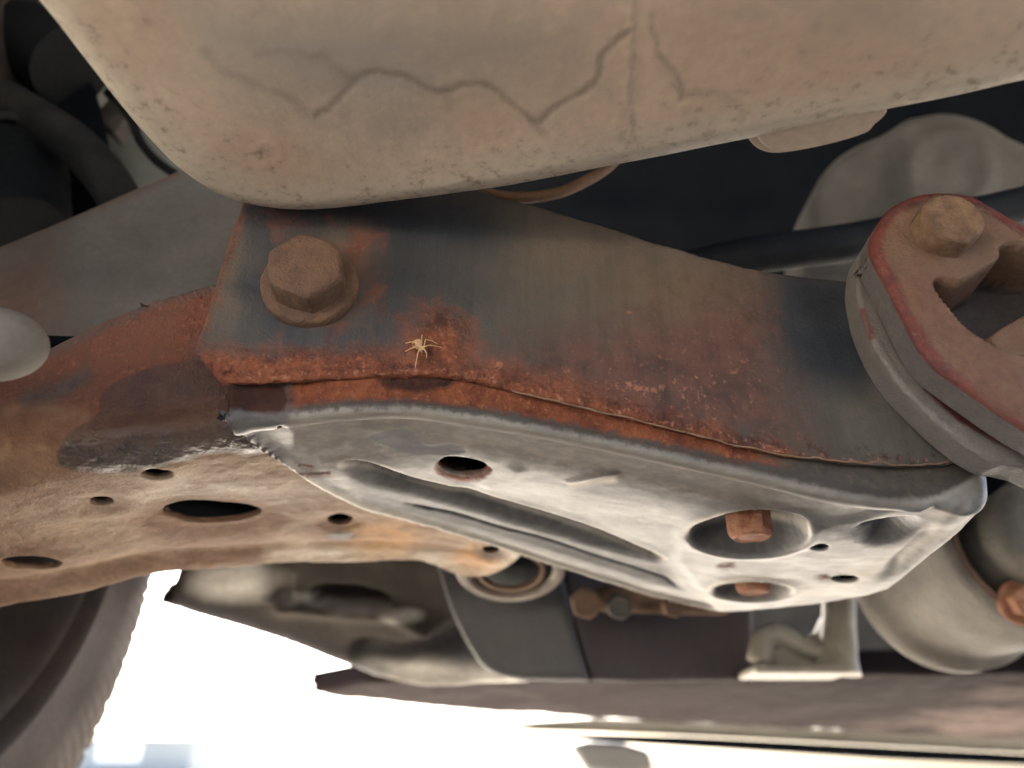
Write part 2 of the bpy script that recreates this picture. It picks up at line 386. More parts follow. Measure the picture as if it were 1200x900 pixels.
def lathe(name, prof, center, axis, mat, parent=None, seg=48, rfun=None, ang=40, jitter=0):
    """prof: (radius, height along axis)"""
    a, u, v = frame_of(axis); c = V3(center); V = []; F = []; m = len(prof)
    for i, (r, h) in enumerate(prof):
        for k in range(seg):
            t = 2*math.pi*k/seg; q = r*(rfun(t, i) if rfun else 1)
            p = c+a*h+(u*math.cos(t)+v*math.sin(t))*q
            if jitter: p = p+Vector(mn.noise_vector(p*220))*jitter
            V.append(p)
    for i in range(m-1):
        for k in range(seg):
            k2 = (k+1) % seg; F.append((i*seg+k, i*seg+k2, (i+1)*seg+k2, (i+1)*seg+k))
    me = mesh(name, V, F)
    bm = bmesh.new(); bm.from_mesh(me); bmesh.ops.remove_doubles(bm, verts=bm.verts, dist=1e-6)
    bmesh.ops.recalc_face_normals(bm, faces=bm.faces); bm.to_mesh(me); bm.free()
    return link(name, me, mat, parent, True, ang)
def tube(name, pts, rad, mat, parent=None, seg=12, cap=True, wob=0):
    P = [V3(p) for p in pts]; n = len(P); R = np.broadcast_to(np.asarray(rad, float), (n,)); V = []; F = []
    u = None
    for i in range(n):
        t = (P[min(i+1, n-1)]-P[max(i-1, 0)]).normalized()
        if u is None:
            u = t.orthogonal().normalized()
        u = (u-t*u.dot(t)).normalized(); v = t.cross(u)
        for k in range(seg):
            a = 2*math.pi*k/seg; q = R[i]*(1+wob*mn.noise(P[i]*400+Vector((k, 0, 0))))
            V.append(P[i]+(u*math.cos(a)+v*math.sin(a))*q)
    for i in range(n-1):
        for k in range(seg):
            k2 = (k+1) % seg; F.append((i*seg+k, i*seg+k2, (i+1)*seg+k2, (i+1)*seg+k))
    if cap: F.append(tuple(range(seg-1, -1, -1))); F.append(tuple(range((n-1)*seg, n*seg)))
    return link(name, mesh(name, V, F), mat, parent, True, 50)
def hexf(k=.85):
    # worn hexagon: blend of a hexagon and a circle
    def f(t, i):
        h = math.cos(math.pi/6)/math.cos(((t+.3) % (math.pi/3))-math.pi/6)
        return h*k+(1-k)*.93
    return f
def bolt(parent, P, axis, rh, h, rw, hw, mat, wmat=None, name='bolt', k=.85):
    ax = V3(axis).normalized(); P = V3(P)
    f = hexf(k)
    prof = [(rh, -.002), (rh, h*.8), (rh*.97, h*.9), (rh*.9, h*.97), (rh*.82, h), (rh*.72, h-.0004), (rh*.4, h-.0005), (0, h-.0004)]
    b = lathe(name, prof, P+ax*hw*.8, axis, mat, parent, 60, lambda t, i: f(t, i) if i < 3 else .5*f(t, i)+.47, 50, jitter=.0003)
    if rw:
        pw = [(rw*.3, hw), (rw*.8, hw), (rw*.93, hw*.96), (rw*.985, hw*.75), (rw, hw*.45), (rw, -.001)]
        lathe('washer', pw, P, axis, wmat or mat, b, 60, None, 50, jitter=.0003)
    return b

# ================================================================== large structure
def sheet_box(name, x0, x1, y0, y1, z0, z1, mat):
    return prism(name, [(x0, y0, z0), (x1, y0, z0), (x1, y1, z0), (x0, y1, z0)], (0, 0, z1-z0), mat, None, 0)
g = prism('ground', [(-3000, -3000, 0), (3000, -3000, 0), (3000, 3000, 0), (-3000, 3000, 0)], (0, 0, -.2), GROUND, None, 0)
tag(g, kind='structure')
# dark floor of the car above everything in view
cu = sheet_box('car_floor', -.75, 1.6, -2.0, 1.05, .74, .77, UNDER); tag(cu, kind='structure')
vl = sheet_box('sun_blocker', -.75, 1.6, 1.05, 1.07, .46, .77, UNDER); tag(vl, kind='structure')  # unseen panel added to keep the sun out below the floor

# ================================================================== subframe
sub = thing('subframe', (0, .30, .20), 'rust-streaked pressed steel subframe crossing the middle of the picture', 'subframe')
PY0, PS, PX0 = .250, .10, -.018
def plateY(X): return PY0+PS*(X-PX0)
pn = A([PS, -1, 0]); pn /= np.linalg.norm(pn)
p0 = A([PX0, PY0, CZ+.15])
# lower edge of the box measured along its ridge -> arch height zb(X)
ridge_all = [(-60, 556), (0, 546), (130, 522), (262, 492), (345, 490), (400, 484), (470, 483), (540, 490), (650, 509), (800, 541), (900, 564), (1000, 586), (1060, 592)]
rz = []
for (x, y) in ridge_all:
    back = .020 if x <= 0 else (.010 if x < 200 else .0008)
    q = at_plane(A([x]), A([y]), p0-pn*back, pn)[0]; rz.append((q[0], q[2]))
rz = A(sorted(rz))
# keep falling gently to the far left
rz = np.vstack([[(rz[0, 0]-.12, rz[0, 1]-.02)], rz, [(rz[-1, 0]+.10, rz[-1, 1]-.003)]])
_xs = np.linspace(rz[0, 0], rz[-1, 0], 200); _zs = np.interp(_xs, rz[:, 0], rz[:, 1])
for _ in range(36): _zs[1:-1] = .25*_zs[:-2]+.5*_zs[1:-1]+.25*_zs[2:]
def zb(X): return np.interp(X, _xs, _zs)
def on_arch(pts, dz=0.0):
    pts = A(pts); d = ray(pts[:, 0], pts[:, 1]); t = np.full(len(pts), .4)
    for _ in range(80):
        tn = (zb(d[:, 0]*t)+dz-CZ)/d[:, 2]; t = .5*t+.5*tn
    return d*t[:, None]+CAM
seam = [(258, 448), (330, 446), (430, 441), (500, 440), (545, 444), (600, 457), (650, 469), (720, 485), (800, 505), (870, 522), (930, 534), (1000, 543), (1060, 546), (1110, 543), (1150, 532)]
# ---- pressed shell
ridge = smooth_line([(262, 491), (300, 497), (345, 491), (400, 484), (470, 483), (540, 490), (650, 509), (800, 541), (900, 564), (1000, 586), (1060, 592), (1105, 584), (1140, 566), (1164, 546)], 6)
nrf = 9*6+1                                                       # ridge points up to (1000, 586)
lower = smooth_line([(842, 717), (760, 696), (650, 662), (588, 642), (511, 619), (459, 605), (430, 597), (400, 584), (372, 570), (352, 557), (300, 524), (262, 491)], 5)[1:-1]
# the right end is a straight rounded flank running away from the lens
XR0, XR1 = A([.1795, plateY(.18)]), A([.2030, .425])
def xr(v): return XR0[0]+(XR1[0]-XR0[0])*(v-XR0[1])/(XR1[1]-XR0[1])
rf = on_arch(ridge[:nrf])[:, :2]; end = rf[-1]
fr = np.stack([np.linspace(end[0], .168, 8)[1:], end[1]+(np.linspace(end[0], .168, 8)[1:]-end[0])*PS], 1)
corner = smooth_line([fr[-1], (.1745, plateY(.17)+.003), (xr(.277), .279), (xr(.29), .292)], 4)[1:]
flank = np.stack([[xr(v) for v in np.linspace(.30, .355, 6)], np.linspace(.30, .355, 6)], 1)
tail = smooth_line(np.vstack([flank[-1:], [(xr(.385)-.004, .385), (xr(.405)-.015, .408)], on_arch([(975, 704), (910, 712), (842, 717)])[:, :2]]), 6)[1:]
lo_uv = on_arch(lower)[:, :2]
ol = np.vstack([rf, fr, corner, flank, tail, lo_uv])
nfold = len(rf)+len(fr)+len(corner)-2
fold = np.array([True]*nfold+[False]*(len(ol)-nfold))
rads = np.full(len(ol), .0045)
FR = .018
def shell_base(u, v):
    q = np.clip(u-(xr(np.clip(v, .26, .46))-FR), 0, .975*FR)
    return zb(u)+FR-np.sqrt(FR**2-q**2)
def uvp(pts): return on_arch(pts)[:, :2]
def recess(u, v, poly, depth, near=.002, far=.02):
    d, qx, qy, k = seg_dist(u, v, poly, True); ins = inside(u, v, poly)
    nv = np.where(d > 1e-6, (qy-v)/np.maximum(d, 1e-6), 0); nv = np.where(ins, nv, -nv)
    soft = near+(far-near)*(.5+.5*nv)
    return np.where(ins, depth*sst(d, 0, soft), 0)
def bead(u, v, poly, wd, h):
    d, *_ = seg_dist(u, v, poly, True); return h*np.exp(-(d/wd)**2)
def ell_pts(cx, cy, rx, ry, n=40, tilt=0):
    t = np.linspace(0, 2*math.pi, n, endpoint=False); return np.stack([cx+rx*np.cos(t), cy+ry*np.sin(t)+tilt*rx*np.cos(t)], 1)
groove = uvp(smooth_line([(398, 546), (418, 543), (446, 548), (485, 562), (529, 572), (550, 574), (588, 587), (640, 602), (700, 622), (778, 655), (765, 662), (700, 646), (640, 629), (588, 614), (537, 599), (485, 586), (433, 573), (402, 559)], 4, True))
groove2 = uvp(smooth_line([(462, 588), (490, 593), (537, 603), (588, 618), (640, 632), (720, 658), (800, 684), (800, 697), (740, 681), (650, 652), (588, 632), (511, 611), (480, 602), (464, 594)], 4, True))
rec1 = uvp(ell_pts(878, 627, 74, 25, tilt=-.02)); rec2 = uvp(ell_pts(881, 691, 50, 12.5))
dent = uvp(smooth_line([(998, 622), (1035, 613), (1072, 611), (1080, 618), (1064, 632), (1030, 641), (1004, 638)], 4, True))
panelR = uvp([(800, 632), (790, 655), (842, 720), (1100, 720), (1200, 560), (1000, 615)])
band = uvp([(330, 505), (400, 503), (520, 512), (620, 533), (800, 571), (920, 596), (1010, 612)])
ridge_uv = uvp(ridge); lower_uv = uvp(lower); rib_uv = uvp([(575, 572), (590, 566), (604, 556)])
scr = uvp([(668, 569), (690, 566), (720, 563)])
def shell_disp(u, v, px, py, sd, P):
    D = np.zeros_like(u)
    d = seg_dist(u, v, ridge_uv, False)[0]
    ins = sd > 0
    fl = sst(xr(np.clip(v, .26, .46))-u, .010, .030)
    D += np.where(ins, .0035*sst(d, .006, .012)-.0020*sst(d, .022, .060), 0)*fl
    D += .0045*np.exp(-((u-(xr(np.clip(v, .26, .46))-.017))/.0045)**2)*sst(v, .285, .31)*(1-sst(v, .345, .38))-.0015*np.exp(-((u-(xr(np.clip(v, .26, .46))-.008))/.003)**2)*sst(v, .28, .30)      # step up behind the ridge
    D += recess(u, v, groove, .011, .003, .030)
    D += recess(u, v, groove2, .0032, .010, .020)
    D += -bead(u, v, groove, .0045, .0005)*ins
    D += recess(u, v, rec1, .016, .003, .014)+recess(u, v, rec2, .013, .003, .014)
    D += -bead(u, v, rec1, .004, .0014)-bead(u, v, rec2, .005, .0014)
    D += recess(u, v, dent, .011, .003, .03)
    D += -.0016*sst(sdf_poly(u, v, panelR), -.003, .004)*ins
    dl = seg_dist(u, v, lower_uv, False)[0]
    D += -.0022*np.exp(-(dl/.0035)**2)*ins
    D += -.0012*np.exp(-(seg_dist(u, v, rib_uv, False)[0]/.004)**2)
    D += -.0011*np.exp(-(seg_dist(u, v, scr, False)[0]/.0016)**2)
    # paint blisters
    D += -.0005*np.clip(m_poly(px, py, BLOB, 8), 0, 1)
    D += .0005*vnoise(P, 40)+.00012*vnoise(P, 190, 3)
    return D
BLOB = smooth_line([(432, 512), (455, 504), (480, 503), (492, 517), (505, 523), (530, 519), (546, 528), (540, 533), (505, 534), (480, 533), (455, 524)], 4, True)
TIP = smooth_line([(250, 478), (300, 484), (330, 493), (343, 505), (342, 525), (334, 540), (356, 560), (340, 560), (255, 500)], 4, True)
hole_a = smooth_line([(513, 549), (524, 541), (560, 545), (572, 552), (558, 560), (530, 559)], 3, True)
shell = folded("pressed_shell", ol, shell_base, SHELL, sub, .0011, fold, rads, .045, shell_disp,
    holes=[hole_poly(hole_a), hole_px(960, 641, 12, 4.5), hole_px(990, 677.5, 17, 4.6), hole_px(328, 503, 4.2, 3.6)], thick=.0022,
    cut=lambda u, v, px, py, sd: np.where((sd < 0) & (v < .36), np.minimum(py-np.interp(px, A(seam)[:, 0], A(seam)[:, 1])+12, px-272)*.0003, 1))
Q = verts(shell); x, y = proj(Q)
d_r = seg_dist(x, y, ridge, False)[0]
below = y > np.interp(x, ridge[:, 0], ridge[:, 1])
sgn = np.where(below, d_r, -d_r)
wallm = np.clip(.5+(-sgn-3)/10, 0, 1)*(x < 1170)
x_ok = (x > 335) & (x < 1110)
set_attr(shell,
    dirt=mmax(np.clip(.5+(24-np.abs(sgn-16))/26, 0, 1)*below*(x > 330)*np.clip((1060-x)/200, 0, 1), m_poly(x, y, [(335, 495), (420, 488), (560, 520), (500, 545), (400, 560), (350, 555)], 18)*.75,
              0*x),
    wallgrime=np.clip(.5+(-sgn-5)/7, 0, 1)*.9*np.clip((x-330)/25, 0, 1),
    grey=mmax(m_poly(x, y, [(402, 550), (446, 552), (529, 576), (640, 606), (778, 657), (800, 690), (740, 684), (640, 652), (511, 614), (430, 590), (404, 566)], 9)*.62, m_poly(x, y, [(400, 548), (440, 548), (520, 568), (620, 594), (776, 655), (700, 642), (600, 611), (480, 580), (410, 564)], 6)*.95, m_poly(x, y, [(430, 582), (537, 606), (640, 634), (760, 674), (760, 682), (640, 648), (537, 619), (440, 592)], 6)*.9, m_poly(x, y, ell_pts(878, 629, 68, 22), 5), m_poly(x, y, ell_pts(881, 692, 46, 10), 4), m_ell(x, y, 1040, 624, 46, 14)*.8, m_line(x, y, [(1128, 588), (1100, 622), (1060, 662)], 5)*.75),  # grey: shade inside the grooves, bolt recesses and dent, painted in
    cream=mmax(m_line(x, y, ell_pts(878, 627, 74, 25)[20:], 3)*.9, m_line(x, y, ell_pts(881, 691, 50, 12.5)[20:], 2.5)*.9, m_line(x, y, [(398, 546), (418, 543), (446, 548), (485, 562), (529, 572), (550, 574), (588, 587), (640, 602), (700, 622), (778, 655)], 2.6)*.9, m_line(x, y, [(668, 569), (690, 566), (720, 563)], 3), m_line(x, y, ridge+A([0, -1]), 5)*np.clip((x-325)/30, 0, 1)*.85, m_line(x, y, lower, 5)*.9, m_poly(x, y, [(820, 705), (1000, 690), (1090, 640), (1165, 548), (1110, 590), (1060, 640), (960, 690)], 14)*.8),  # cream: painted highlights on ridge, rims and lip, and the scratch glint
    rust=mmax(np.clip(.5+(-sgn-12)/16, 0, 1)*np.clip((960-x)/110, 0, 1)*np.clip((x-325)/25, 0, 1), m_line(x, y, np.vstack([hole_a, hole_a[:1]]), 4.5)*.8, m_ell(x, y, 852, 663, 12, 5, .9)*.62, m_ell(x, y, 966, 677, 12, 5, .9)*.6, m_line(x, y, [(350, 557), (385, 555)], 4)*.6, m_line(x, y, [(352, 545), (366, 548)], 3)*.6),
    chip=np.clip(.5+(6-np.abs(sgn+np.interp(x, [300, 600, 1000, 1150], [9, 11, 15, 12])))/16, 0, 1)*.72*np.clip((x-330)/25, 0, 1),
    brown=mmax(m_poly(x, y, [(240, 440), (335, 448), (345, 470), (335, 488), (262, 494), (240, 480)], 14), m_poly(x, y, [(435, 440), (540, 440), (524, 455), (490, 460), (455, 456)], 5)*.9),  # brown: stain at the left end; second patch paints the seam-gap shadow
    tip=m_poly(x, y, TIP, 13),
    wet=m_poly(x, y, BLOB, 5))
# ---- rusty beam on the left
front = smooth_line([(-70, 556), (0, 546), (130, 522), (262, 492), (345, 490), (420, 500), (560, 520)], 6)
far = smooth_line([(640, 600), (615, 645), (590, 665), (562, 672), (530, 668), (505, 659), (480, 654), (400, 655), (300, 658), (180, 668), (100, 688), (0, 708), (-80, 726)], 5)
bol_px = np.vstack([front, far]); nf = len(front)
bol = on_arch(bol_px, .003)[:, :2]
bol[:nf, 1] += np.interp(bol_px[:nf, 0], [-70, 0, 200, 262, 560], [.0, .0, .002, .004, .004])
_c = np.polyfit(bol[:nf, 0], bol[:nf, 1], 2); bol[:nf, 1] = np.polyval(_c, bol[:nf, 0])
bfold = np.array([True]*(nf-1)+[False]+[True]*(len(bol)-nf-1)+[False])
brad = np.concatenate([np.full(nf, .026), np.full(len(bol)-nf, .004)]); bwall = np.concatenate([np.full(nf, .075), np.full(len(bol)-nf, .05)])
TOPE = [(-300, 560), (-120, 460), (0, 428), (60, 408), (120, 378), (180, 354), (250, 334), (330, 318), (700, 300), (700, 1000), (-300, 1000)]
holesB = [(185, 551, 20, 6.5), (117, 592.5, 15, 5), (247, 604, 59, 12.5), (37, 656, 37, 8), (398, 612, 15, 6), (575, 647, 10, 4)]
hb = [on_arch(ell_pts(*h), .003)[:, :2] for h in holesB]
far_uv = on_arch(far, .003)[:, :2]
ledge = on_arch([(-60, 700), (0, 685), (100, 668), (180, 650), (300, 642), (480, 638), (540, 645)], .003)[:, :2]
def beam_disp(u, v, px, py, sd, P):
    D = .0014*vnoise(P, 28, 9)+.0006*vnoise(P, 95, 2)+.0003*vnoise(P, 320, 4)
    for i, h in enumerate(hb):
        d = seg_dist(u, v, h, True)[0]
        D += (-.0016 if i in (0, 3) else .0022)*np.exp(-(d/(.006 if i != 2 else .012))**2)
    D += -.0030*np.exp(-(seg_dist(u, v, far_uv, False)[0]/.012)**2)*(v > .33)
    D += .0020*np.exp(-(seg_dist(u, v, ledge, False)[0]/.008)**2)
    # flaking creases on the front wall
    for ln, hh in (([(20, 452), (70, 440), (110, 425), (140, 410)], .0016), ([(130, 425), (170, 415), (215, 398), (245, 392)], .0012), ([(150, 405), (200, 388), (250, 372)], -.0014)):
        D += hh*np.clip(1-seg_dist(px, py, ln, False)[0]/7, 0, 1)
    return D
beam = folded('crossmember_beam', bol, lambda u, v: zb(u)+.003, BEAM, sub, .0012, bfold, brad, bwall, beam_disp,
    holes=[hole_px(*h) for h in holesB]+[hole_poly([(300, 440), (330, 470), (362, 548), (390, 572), (450, 596), (560, 628), (650, 655), (700, 640), (700, 430)])], thick=.003, cut=lambda u, v, px, py, sd: np.where((sd < 0) & (v < .3), sdf_poly(px, py, TOPE)*.0003, 1))
Q = verts(beam); x, y = proj(Q)
WETP = smooth_line([(68, 530), (85, 505), (115, 485), (118, 462), (150, 440), (200, 425), (262, 425), (300, 470), (330, 520), (300, 530), (250, 530), (180, 548), (110, 553), (75, 545)], 4, True)
set_attr(beam,
    pale=mmax(m_poly(x, y, [(0, 600), (120, 560), (260, 555), (380, 575), (330, 595), (180, 590), (60, 610)], 20)*.75, m_line(x, y, far+A([0, -6]), 7)*(x > 250)*.9, m_ell(x, y, 160, 549, 22, 8)*.8),
    brown=mmax(m_line(x, y, [(-60, 715), (0, 695), (100, 676), (180, 658), (300, 648)], 13), m_poly(x, y, ell_pts(247, 610, 95, 34), 14)*.75, m_ell(x, y, 40, 655, 75, 30)*.55, m_ell(x, y, 400, 622, 40, 16)*.7, m_ell(x, y, 60, 560, 130, 60)*.55),
    rust=mmax(m_poly(x, y, [(-100, 480), (0, 440), (60, 405), (180, 345), (270, 320), (300, 470), (120, 500), (90, 480), (30, 470), (-80, 520)], 18), m_ell(x, y, 40, 500, 110, 32)*.52),
    orange=mmax(m_ell(x, y, 450, 632, 46, 22)*.8, m_ell(x, y, 560, 655, 30, 16)*.8),
    black=mmax(m_line(x, y, [(30, 468), (60, 462), (100, 440)], 10)*.85, m_line(x, y, [(60, 412), (180, 356), (250, 336)], 7)*.7, m_ell(x, y, 400, 628, 18, 6)*.8, m_ell(x, y, 577, 648, 22, 11)*.6, m_ell(x, y, 240, 425, 18, 22)*.7),
    wet=m_poly(x, y, WETP, 6),
    grime=np.full(len(x), .36)+.12*(y < 520),
    gloss=np.minimum(m_poly(x, y, WETP, 8), np.clip(.5+(y-np.interp(x, [70, 300], [512, 490]))/30, 0, 1)))
# upper closing panels of the box (behind the plate)
prism('upper_panel', [(-.36, .275, CZ+.165), (.26, .29, CZ+.15), (.26, .46, CZ+.13), (.12, .47, CZ+.13), (-.36, .40, CZ+.13)], (0, 0, .004), UNDER, sub, 0)
rw = np.vstack([corner, flank, tail, lo_uv[:-12]]); rw = np.column_stack([rw, shell_base(rw[:, 0], rw[:, 1])-.001]); cen = A([.05, .36]); rin = rw.copy(); rin[:, :2] += (cen-rw[:, :2])/np.linalg.norm(cen-rw[:, :2], axis=1)[:, None]*.004
rin[:, 2] = shell_base(rin[:, 0], rin[:, 1])+.0045; rtop = rin.copy(); rtop[:, 2] = CZ+.150
nn = len(rin); me = mesh('rear_wall', np.vstack([rin, rtop]), [(i, i+1, i+1+nn, i+nn) for i in range(nn-1)])
rwo = link('rear_wall', me, UNDER, sub); rwo.modifiers.new('thickness', 'SOLIDIFY').thickness = .002
# ---- side plate
plU = A([1, PS, 0])/math.hypot(1, PS); plV = A([0, 0, 1.]); plO = p0+pn*0.0
def pl_uv(pts, off=0.0):
    pts = A(pts); q = at_plane(pts[:, 0], pts[:, 1], plO+pn*off, pn)-plO; return np.stack([q@plU, q@plV], 1)
pl_px = [(284, 236), (256, 322), (228, 412), (243, 431)]+seam+[(1190, 500), (1190, 345), (1100, 338), (1000, 331), (900, 319), (820, 300), (700, 262), (600, 234), (540, 216), (300, 190)]
PT = .0024
plate_uv = pl_uv(pl_px, PT)
# drop duplicate feel of perfectly straight cut edges
plate_uv = np.vstack([np.linspace(plate_uv[i], plate_uv[(i+1) % len(plate_uv)], 6, endpoint=False) for i in range(len(plate_uv))])
plate_uv += np.stack([[mn.noise((a*180, b*180, 1.))*.0006 for a, b in plate_uv], [mn.noise((a*180, b*180, 7.))*.0006 for a, b in plate_uv]], 1)
def plate_disp(u, v, px, py, sd, P):
    D = -.0006*vnoise(P, 40, 1)-.0003*vnoise(P, 150, 5)
    D += -.0006*m_poly(px, py, [(470, 385), (505, 368), (540, 372), (550, 400), (545, 440), (470, 440)], 10)*(1+1.2*vnoise(P, 260, 8))
    D += -.0012*np.clip(m_poly(px, py, [(435, 430), (545, 428), (548, 446), (435, 446)], 10), 0, 1)
    D += -.0002*np.clip(1-np.abs(sd-.002)/.002, 0, 1)
    return D
plate = folded('side_plate', plate_uv, 0, SIDE, sub, .0011, None, .0008, .002, plate_disp, thick=.0012, O=plO+pn*PT, U=plU, Vv=plV, N=-pn)
Q = verts(plate); x, y = proj(Q)
sy = np.interp(x, A(seam)[:, 0], A(seam)[:, 1]); up = sy-y       # px above the seam
RB = [(455, 408), (470, 392), (490, 376), (515, 369), (545, 372), (552, 395), (548, 430), (548, 455), (440, 455)]
set_attr(plate,
    olive=mmax(m_ell(x, y, 1040, 495, 130, 62, .7)*.85, m_ell(x, y, 630, 330, 110, 110, .9)*.62, m_ell(x, y, 275, 330, 40, 90, .7)*.55),
    dust=mmax(m_ell(x, y, 800, 345, 125, 75, .8)*.82, m_ell(x, y, 262, 330, 26, 80, .8)*.6, m_ell(x, y, 410, 300, 34, 56, .8)*.66, m_ell(x, y, 690, 300, 90, 50, .9)*.6, m_ell(x, y, 760, 290, 110, 26, .8)*.6),
    navy=mmax(m_poly(x, y, [(296, 225), (560, 220), (600, 270), (560, 300), (450, 290), (400, 262), (330, 256), (300, 268)], 32)*.95, m_poly(x, y, [(900, 310), (1030, 330), (1050, 420), (1000, 455), (940, 448), (908, 400)], 24)*.95, m_ell(x, y, 292, 338, 18, 20, .8)*.72, m_ell(x, y, 490, 330, 75, 60, .9)*.58, m_ell(x, y, 320, 372, 40, 24, .9)*.5),  # navy: top patch paints the contact shade under the pan
    mauve=mmax(m_poly(x, y, [(570, 410), (680, 390), (780, 372), (860, 350), (895, 345), (905, 400), (930, 470), (970, 540), (560, 470)], 40)*.9, m_ell(x, y, 860, 400, 44, 80, .8)*.6),
    rust=mmax(np.clip(.5+(np.interp(x, [220, 300, 420, 470, 560, 650, 800, 920, 960], [44, 34, 34, 30, 24, 26, 16, 6, -30])-up)/44, 0, 1),
              m_ell(x, y, 512, 410, 44, 46, .7)*.9, m_ell(x, y, 470, 425, 40, 30, .8)*.7, m_line(x, y, [(284, 236), (256, 322), (232, 405)], 9)*.6, m_ell(x, y, 422, 285, 30, 26, .9)*.5, m_ell(x, y, 385, 335, 54, 60, .9)*.5, m_ell(x, y, 330, 255, 30, 30, .9)*.42),
    pit=mmax(m_ell(x, y, 505, 414, 14, 12, .9)*.62, m_ell(x, y, 520, 376, 34, 12, .9)*.55, np.clip(.5-np.abs(up-10)/60, 0, .5)*.85),
    fleck=mmax(m_line(x, y, [(722, 452), (772, 458)], 7)*.58, m_ell(x, y, 585, 428, 8, 6)*.55, m_ell(x, y, 735, 366, 8, 4)*.45, m_ell(x, y, 800, 450, 120, 50, .9)*.30, np.clip(.5-np.abs(up-4)/40, 0, .5)*.75))
# seam bead
sb = smooth_line([(600, 458), (650, 470), (720, 486), (800, 506), (870, 523), (930, 535), (960, 537), (1000, 542), (1030, 541), (1046, 545), (1075, 545), (1110, 541), (1140, 530)], 8)
sbp = at_plane(sb[:, 0], sb[:, 1], plO+pn*.0026, pn)+np.stack([[mn.noise((i*.31, k, 0))*.0005 for i in range(len(sb))] for k in (1., 5., 9.)], 1)
tube('weld_bead', sbp, [.0003+.0005*abs(mn.noise((i*.4, 3., 0))) for i in range(len(sb))], WELD, sub, 7, wob=.3)
# bolts of the subframe
bp = at_plane(A([364]), A([337]), plO+pn*(PT-.0006), pn)[0]
b = bolt(sub, bp, pn, .0148, .0120, .0180, .0045, BOLT, name='flange_bolt', k=.6)
for (cx, cy, sc) in ((879, 620, 1.0), (883, 688, .95)):
    q = on_arch([(cx, cy)])[0]
    bolt(sub, q+A([0, 0, .016]), (0, 0, -1), 0.0093*sc, .0185*sc, .0115, .002, BOLT_C, name='recessed_bolt', k=.95)
# end bushing under the far end of the beam
ec = at_y(A([598]), A([668]), .51)[0]
bush = thing('rubber_bushing', ec, 'round rubber bushing with pale metal ring behind the far edge of the subframe', 'bushing')
BAX = (0, -.36, -.93)
lathe('outer_ring', [(.0275, -.01), (.028, .0), (.030, .002), (.0345, .002), (.0365, .0), (.037, -.004), (.037, -.04)], ec, BAX, PALEM, bush, 56)
lathe('rubber_core', [(.0, .004), (.012, .004), (.018, .0), (.024, -.003), (.029, -.004)], ec, BAX, BLACK, bush, 48)
lathe('inner_rim', [(.019, -.002), (.020, .002), (.0225, .002), (.0235, -.002)], ec, BAX, RUSTY, bush, 48)

# ================================================================== dusty pan overhead
ZP = CZ+.190
pan = thing('sump_pan', (0.05, .10, ZP), 'large dusty beige pan with dark stain lines overhead across the top', 'pan')
edge = smooth_line([(40, -4), (85, 52), (130, 108), (175, 160), (215, 198), (265, 229), (320, 243), (380, 245), (470, 235), (600, 214), (740, 186), (880, 160), (1030, 128), (1120, 110), (1200, 92), (1330, 62)], 5)
e3 = at_z(edge[:, 0], edge[:, 1], ZP+.0047)[:, :2]
_t = np.gradient(e3, axis=0); _t /= np.linalg.norm(_t, axis=1)[:, None]; e3 = e3+np.stack([-_t[:, 1], _t[:, 0]], 1)*.0047
pol = np.vstack([e3, [(.26, -.06), (-.17, -.06)]])
pfold = np.ones(len(pol), bool)
STAIN = smooth_line([(372, 135), (395, 118), (412, 97), (440, 83), (480, 92), (522, 106), (548, 97), (572, 98), (600, 122), (628, 142), (648, 126), (690, 100), (703, 85), (706, 66), (722, 48), (738, 34)], 4)
STAIN2 = smooth_line([(762, 18), (768, 45), (778, 72), (795, 92), (799, 118)], 4); STAIN3 = smooth_line([(240, 60), (280, 90), (330, 110), (360, 135)], 4)
_w = lambda L, k: L+np.stack([[5*mn.noise((p[0]*.045, p[1]*.045, k))+2.5*mn.noise((p[0]*.14, p[1]*.14, k)) for p in L], [5*mn.noise((p[0]*.045, p[1]*.045, k+9))+2.5*mn.noise((p[0]*.14, p[1]*.14, k+9)) for p in L]], 1)
STAIN, STAIN2, STAIN3 = _w(STAIN, 1.), _w(STAIN2, 2.), _w(STAIN3, 3.)
BR = [_w(smooth_line(b_, 5), 4.) for b_ in ([(522, 106), (526, 128)], [(412, 97), (385, 70), (350, 60), (300, 62)], [(628, 142), (640, 160)], [(799, 112), (830, 108), (862, 118), (872, 140)], [(735, 120), (730, 160)])]
STAIN4 = A([(744, 0), (741, 60), (738, 110), (742, 160)])
wob = lambda x, y: np.array([mn.noise((a*.03, b*.03, 2.)) for a, b in zip(np.ravel(x), np.ravel(y))]).reshape(np.shape(x))
def pan_disp(u, v, px, py, sd, P):
    D = .0016*vnoise(P, 14, 3)+.0003*vnoise(P, 45, 6)+.0001*vnoise(P, 140, 1)
    D += .0002*np.exp(-(seg_dist(px, py, STAIN, False)[0]/4)**2)+.0001*np.exp(-(seg_dist(px, py, STAIN2, False)[0]/6)**2)
    D += -.0003*np.exp(-(seg_dist(px, py, STAIN4, False)[0]/5)**2)
    bb = np.hypot((px-313), (py-180)*1.15); D += -.0002*np.exp(-((bb-15)/5)**2)
    return D
pn_o = folded('pan_body', pol, ZP, PAN, pan, .0012, pfold, .016, .07, pan_disp, thick=.003)
Q = verts(pn_o); x, y = proj(Q)
dd = seg_dist(x, y, edge, False)[0]
